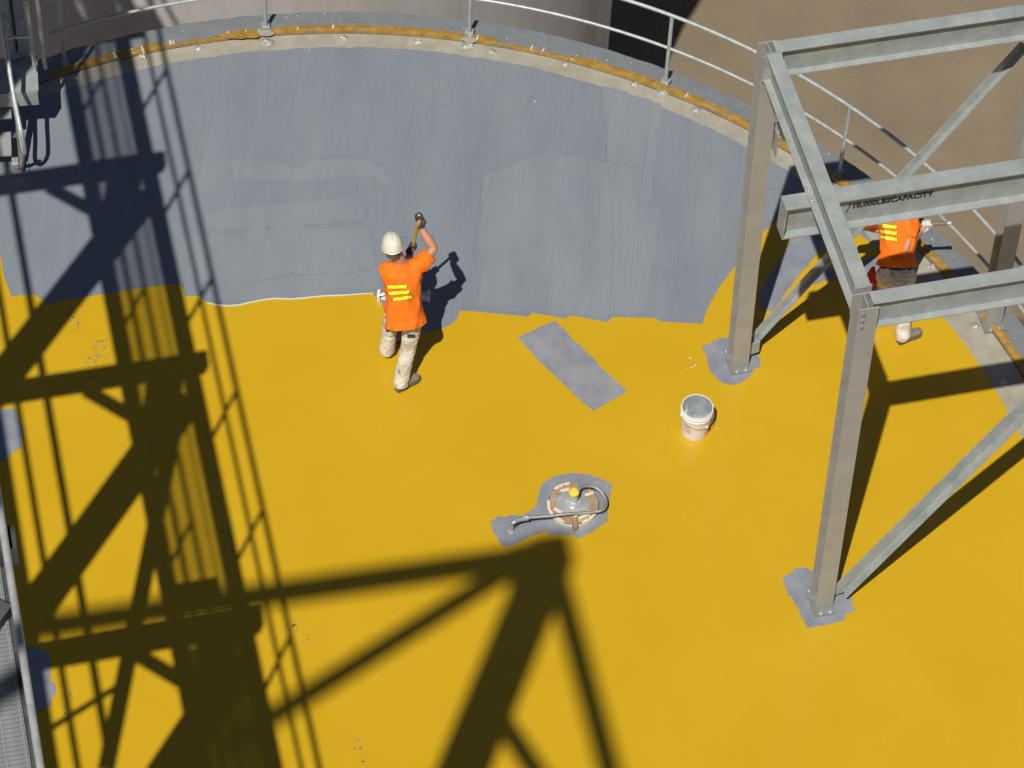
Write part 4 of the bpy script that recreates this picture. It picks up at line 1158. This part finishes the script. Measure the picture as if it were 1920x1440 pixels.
    hat = mhh.build('hard_hat', M['helmet'], pr, smooth=True)
    mbr = MB(); mbr.lathe(hc + hf * 0.004, [(1.0, 0.004), (1.06, -0.002), (1.065, 0.003), (1.0, 0.012)], 28, axis=hu, xdir=hsd, sx=0.100, sy=0.131, cap=False)
    vis = []
    mbr.loft([(hc + hf * 0.12, hsd * 0.085, hu * 0.004), (hc + hf * 0.165 - hu * 0.012, hsd * 0.07, hu * 0.004), (hc + hf * 0.19 - hu * 0.02, hsd * 0.04, hu * 0.003)], 12)
    mbr.build('brim', M['helmet'], hat, smooth=True)
    for sg in (-0.35, 0, 0.35):
        mr = MB(); pp = []
        for i in range(11):
            t = -0.75 + 1.5 * i / 10
            q = hc + hsd * (0.100 * sg) + hf * (0.128 * math.sin(t * 1.35)) + hu * (0.143 * math.sqrt(max(0.05, 1 - sg * sg)) * math.cos(t * 1.35) ** 0.8)
            pp.append(q)
        mr.tube(pp, 0.006 if sg else 0.010, 6); mr.build('ridge', M['helmet'], hat, smooth=True)
    # ---- gloves, boots
    glove('glove', handL, pole_ax, wL, gmat, pr, -1)
    glove('glove', handR, pole_ax, wR, gmat, pr, 1)
    boot('boot', heelL, toeL, M['boot'], pr); boot('boot', heelR, toeR, M['boot'], pr)
    # belt
    mbt = MB(); mbt.loft([(P + up * 0.055, side * 0.176, fr * 0.130), (P + up * 0.085, side * 0.174, fr * 0.128), (P + up * 0.10, side * 0.170, fr * 0.124)], 24); mbt.build('belt', M['belt'], pr, smooth=True)
    return pr, P, up, side, fr, tr, bvh

# --- first worker: rolling primer, seen from behind
hR = U(785, 409, 1.74); roll_c = U(757, 556, 0.05)
axp = (roll_c - hR).normalized()
hL = hR + axp * ((1.74 - 1.13) / -axp.z)
P1 = U(757, 590, 0.93); nk = U(752, 489, 1.47); hd = U(736, 466, 1.665)
SL1, SR1 = U(727, 506, 1.385), U(789, 495, 1.41)
el1R = U(813, 466, 1.50)
w1R = U(789, 427, 1.665); w1L = U(768, 482, 1.10)
el1L = ik(SL1, w1L, 0.30, 0.27, V((-0.2, 0.5, -1)))
ankL, ankR = U(726, 657, 0.10), U(751, 719, 0.10)
hipR1 = P1 + V((.1, 0, -.03)); hipL1 = P1 + V((-.1, 0, -.03))
knR = ik(hipR1, ankR, 0.44, 0.42, V((0.15, 1, 0))); knL = ik(hipL1, ankL, 0.44, 0.42, V((-.1, 1, 0)))
hl1R, to1R = U(743, 735, 0.0), U(776, 716, 0.0); hl1L, to1L = U(722, 664, 0.0), U(742, 640, 0.0)
st1 = [((725, 538, 764, 537), 8.4), ((727, 550, 769, 547), 8.4), ((735, 562, 774, 556), 8.2)]
w1, P_, up_, sd1, fr1, tr1, bvh1 = worker(P1, nk, hd, SL1, SR1, hL, hR, w1L, w1R, el1L, el1R, ankL, ankR, knL, knR, to1L, to1R, hl1L, hl1R, V((-0.15, 1, -0.35)),
    'worker in cream hard hat and orange shirt, seen from behind, pushing a long paint roller', M['glove_dark'], axp, st1, -0.10, V((-0.10, 0.22, 1)))
# pocket label and pouch on the trousers
def on_mesh(o_, parent, pts, nm, m_, off=0.006):
    bm = bmesh.new(); bm.from_mesh(o_.data)
    off_ = V((0, 0, 0)); p = o_
    while p is not None: off_ += p.location; p = p.parent
    bmesh.ops.translate(bm, vec=off_, verts=bm.verts)
    b = BVHTree.FromBMesh(bm); bm.free()
    x0, y0, x1, y1 = pts
    g_ = []
    for i in range(5):
        for j in range(4):
            h_ = b.ray_cast(CAMP, ray(x0 + (x1 - x0) * i / 4, y0 + (y1 - y0) * j / 3))
            if h_[0] is None: return
            g_.append(h_[0] + h_[1] * off)
    mb = MB(); mb.add(g_, [(i * 4 + j, i * 4 + j + 1, i * 4 + 5 + j, i * 4 + 4 + j) for i in range(4) for j in range(3)])
    mb.build(nm, m_, o_)
on_mesh(tr1, w1, (764, 626, 778, 633), 'pocket_label', M['navy'])
m = MB(); m.obox(P1 - sd1 * 0.165 - up_ * 0.10, sd1 * 0.02, fr1 * 0.035, up_ * 0.06); m.build('pouch', M['darksteel'], w1, bevel=0.01)
# roller
rl = thing('paint_roller', 'wide white paint roller on a yellow pole held by the worker in the hard hat', 'paint roller', roll_c)
m = MB(); m.tube([hR - axp * 0.05, roll_c - axp * 0.18], 0.0165, 10); m.build('pole', M['polewood'], rl, smooth=True)
m = MB(); m.lathe(hR - axp * 0.055, [(0.0, -0.012), (0.014, -0.008), (0.019, 0.0), (0.019, 0.02)], 12, axis=axp); m.build('pole_tip', M['foil'], rl, smooth=True)
rx = V((1, 0.06, 0)).normalized()
m = MB(); m.lathe(roll_c - rx * 0.235, [(0.020, 0), (0.042, 0.004), (0.046, 0.015), (0.046, 0.455), (0.042, 0.466), (0.020, 0.47)], 18, axis=rx); m.build('roller_cover', M['nap'], rl, smooth=True)
m = MB(); e_ = roll_c - axp * 0.18
m.tube([e_, e_ + axp * 0.05], 0.012, 8)
m.tube([roll_c + rx * 0.262, roll_c + rx * 0.262 + V((0, -0.07, 0.09)), e_ + axp * 0.04 + rx * 0.05, e_ + axp * 0.02, e_ + axp * 0.04 - rx * 0.05, roll_c - rx * 0.262 + V((0, -0.07, 0.09)), roll_c - rx * 0.262], 0.006, 8)
m.build('roller_frame', M['wire'], rl, smooth=True)
for sg in (-1, 1):
    m = MB(); m.obox(roll_c + rx * 0.252 * sg + V((0, -0.0, 0.012)), rx * 0.016, V((0, 0.046, 0.0)), V((0, 0.0, 0.046))); m.build('end_guard', M['white'], rl, bevel=0.004)

# --- second worker: under the hoist frame
pe0, pe1 = U(1781, 418, 1.14), U(1592, 430, 1.08)
ax2 = (pe1 - pe0).normalized()
h2R = pe0 + ax2 * 0.235; h2L = pe0 + ax2 * 0.70
P2 = U(1681, 513, 0.89); nk2 = U(1689, 388, 1.40); hd2 = U(1689, 358, 1.58)
SL2, SR2 = U(1660, 408, 1.33), U(1711, 404, 1.33)
w2R = h2R + V((-0.05, -0.045, -0.055)); w2L = h2L + V((0.02, -0.07, 0.03))
el2R = U(1698, 466, 1.16)
el2L = ik(SL2, w2L, 0.30, 0.27, V((-1, 0.1, -0.3)))
ank2R, ank2L = U(1692, 630, 0.10), U(1664, 596, 0.10)
hip2R = P2 + V((.1, 0, -.03)); hip2L = P2 + V((-.1, 0, -.03))
kn2R = ik(hip2R, ank2R, 0.44, 0.42, V((.1, 1, 0))); kn2L = ik(hip2L, ank2L, 0.44, 0.42, V((-.1, 1, 0)))
hl2R, to2R = U(1683, 645, 0), U(1716, 630, 0); hl2L, to2L = U(1658, 606, 0), U(1670, 575, 0)
st2 = [((1654, 423, 1682, 426), 8.4), ((1650, 433, 1683, 438), 8.4), ((1650, 444, 1684, 449), 8.2)]
w2, P2_, up2, sd2, fr2, tr2, bvh2 = worker(P2, nk2, hd2, SL2, SR2, h2L, h2R, w2L, w2R, el2L, el2R, ank2L, ank2R, kn2L, kn2R, to2L, to2R, hl2L, hl2R, V((0.1, 1, -0.3)),
    'worker in orange shirt and white gloves half hidden behind the steel beams', M['glove_white'], ax2, st2, 0.075, V((0.02, 0.2, 1)))
po = thing('extension_pole', 'grey brown pole held level by the worker under the steel frame', 'pole', pe0)
m = MB(); m.tube([pe0, pe1], 0.019, 10); m.build('pole', M['polegrey'], po, smooth=True)
m = MB(); m.tube([pe0 - ax2 * 0.012, pe0 + ax2 * 0.03], 0.022, 10); m.build('pole_tip', M['pipe'], po, smooth=True)
# red rag tucked in at the left hip
rgp = P2 - sd2 * 0.20 + up2 * 0.05
rag = thing('red_rag', 'dark red rag hanging from the left hip of the worker under the frame', 'rag', rgp)
m = MB(); n = 11; vs = []
for i in range(n):
    t = i / (n - 1)
    c_ = rgp + V((-0.035 - 0.03 * t, 0.02, -0.46 * t))
    wd = 0.02 + 0.085 * min(1, t * 2.2) * (1 - 0.45 * max(0, t - 0.6))
    for j in range(9):
        u_ = -1 + j / 4
        vs.append(c_ + sd2 * (wd * u_ * 0.8) + fr2 * (0.022 * math.sin(u_ * 4 + t * 2) + 0.03 * u_) + V((0, 0, -0.05 * (1 - abs(u_)) * t)))
fs = [(i * 9 + j, i * 9 + j + 1, i * 9 + 10 + j, i * 9 + 9 + j) for i in range(n - 1) for j in range(8)]
m.add(vs, fs)
ro = m.build('cloth', M['rag'], rag, smooth=True)
so_ = ro.modifiers.new('solid', 'SOLIDIFY'); so_.thickness = 0.006
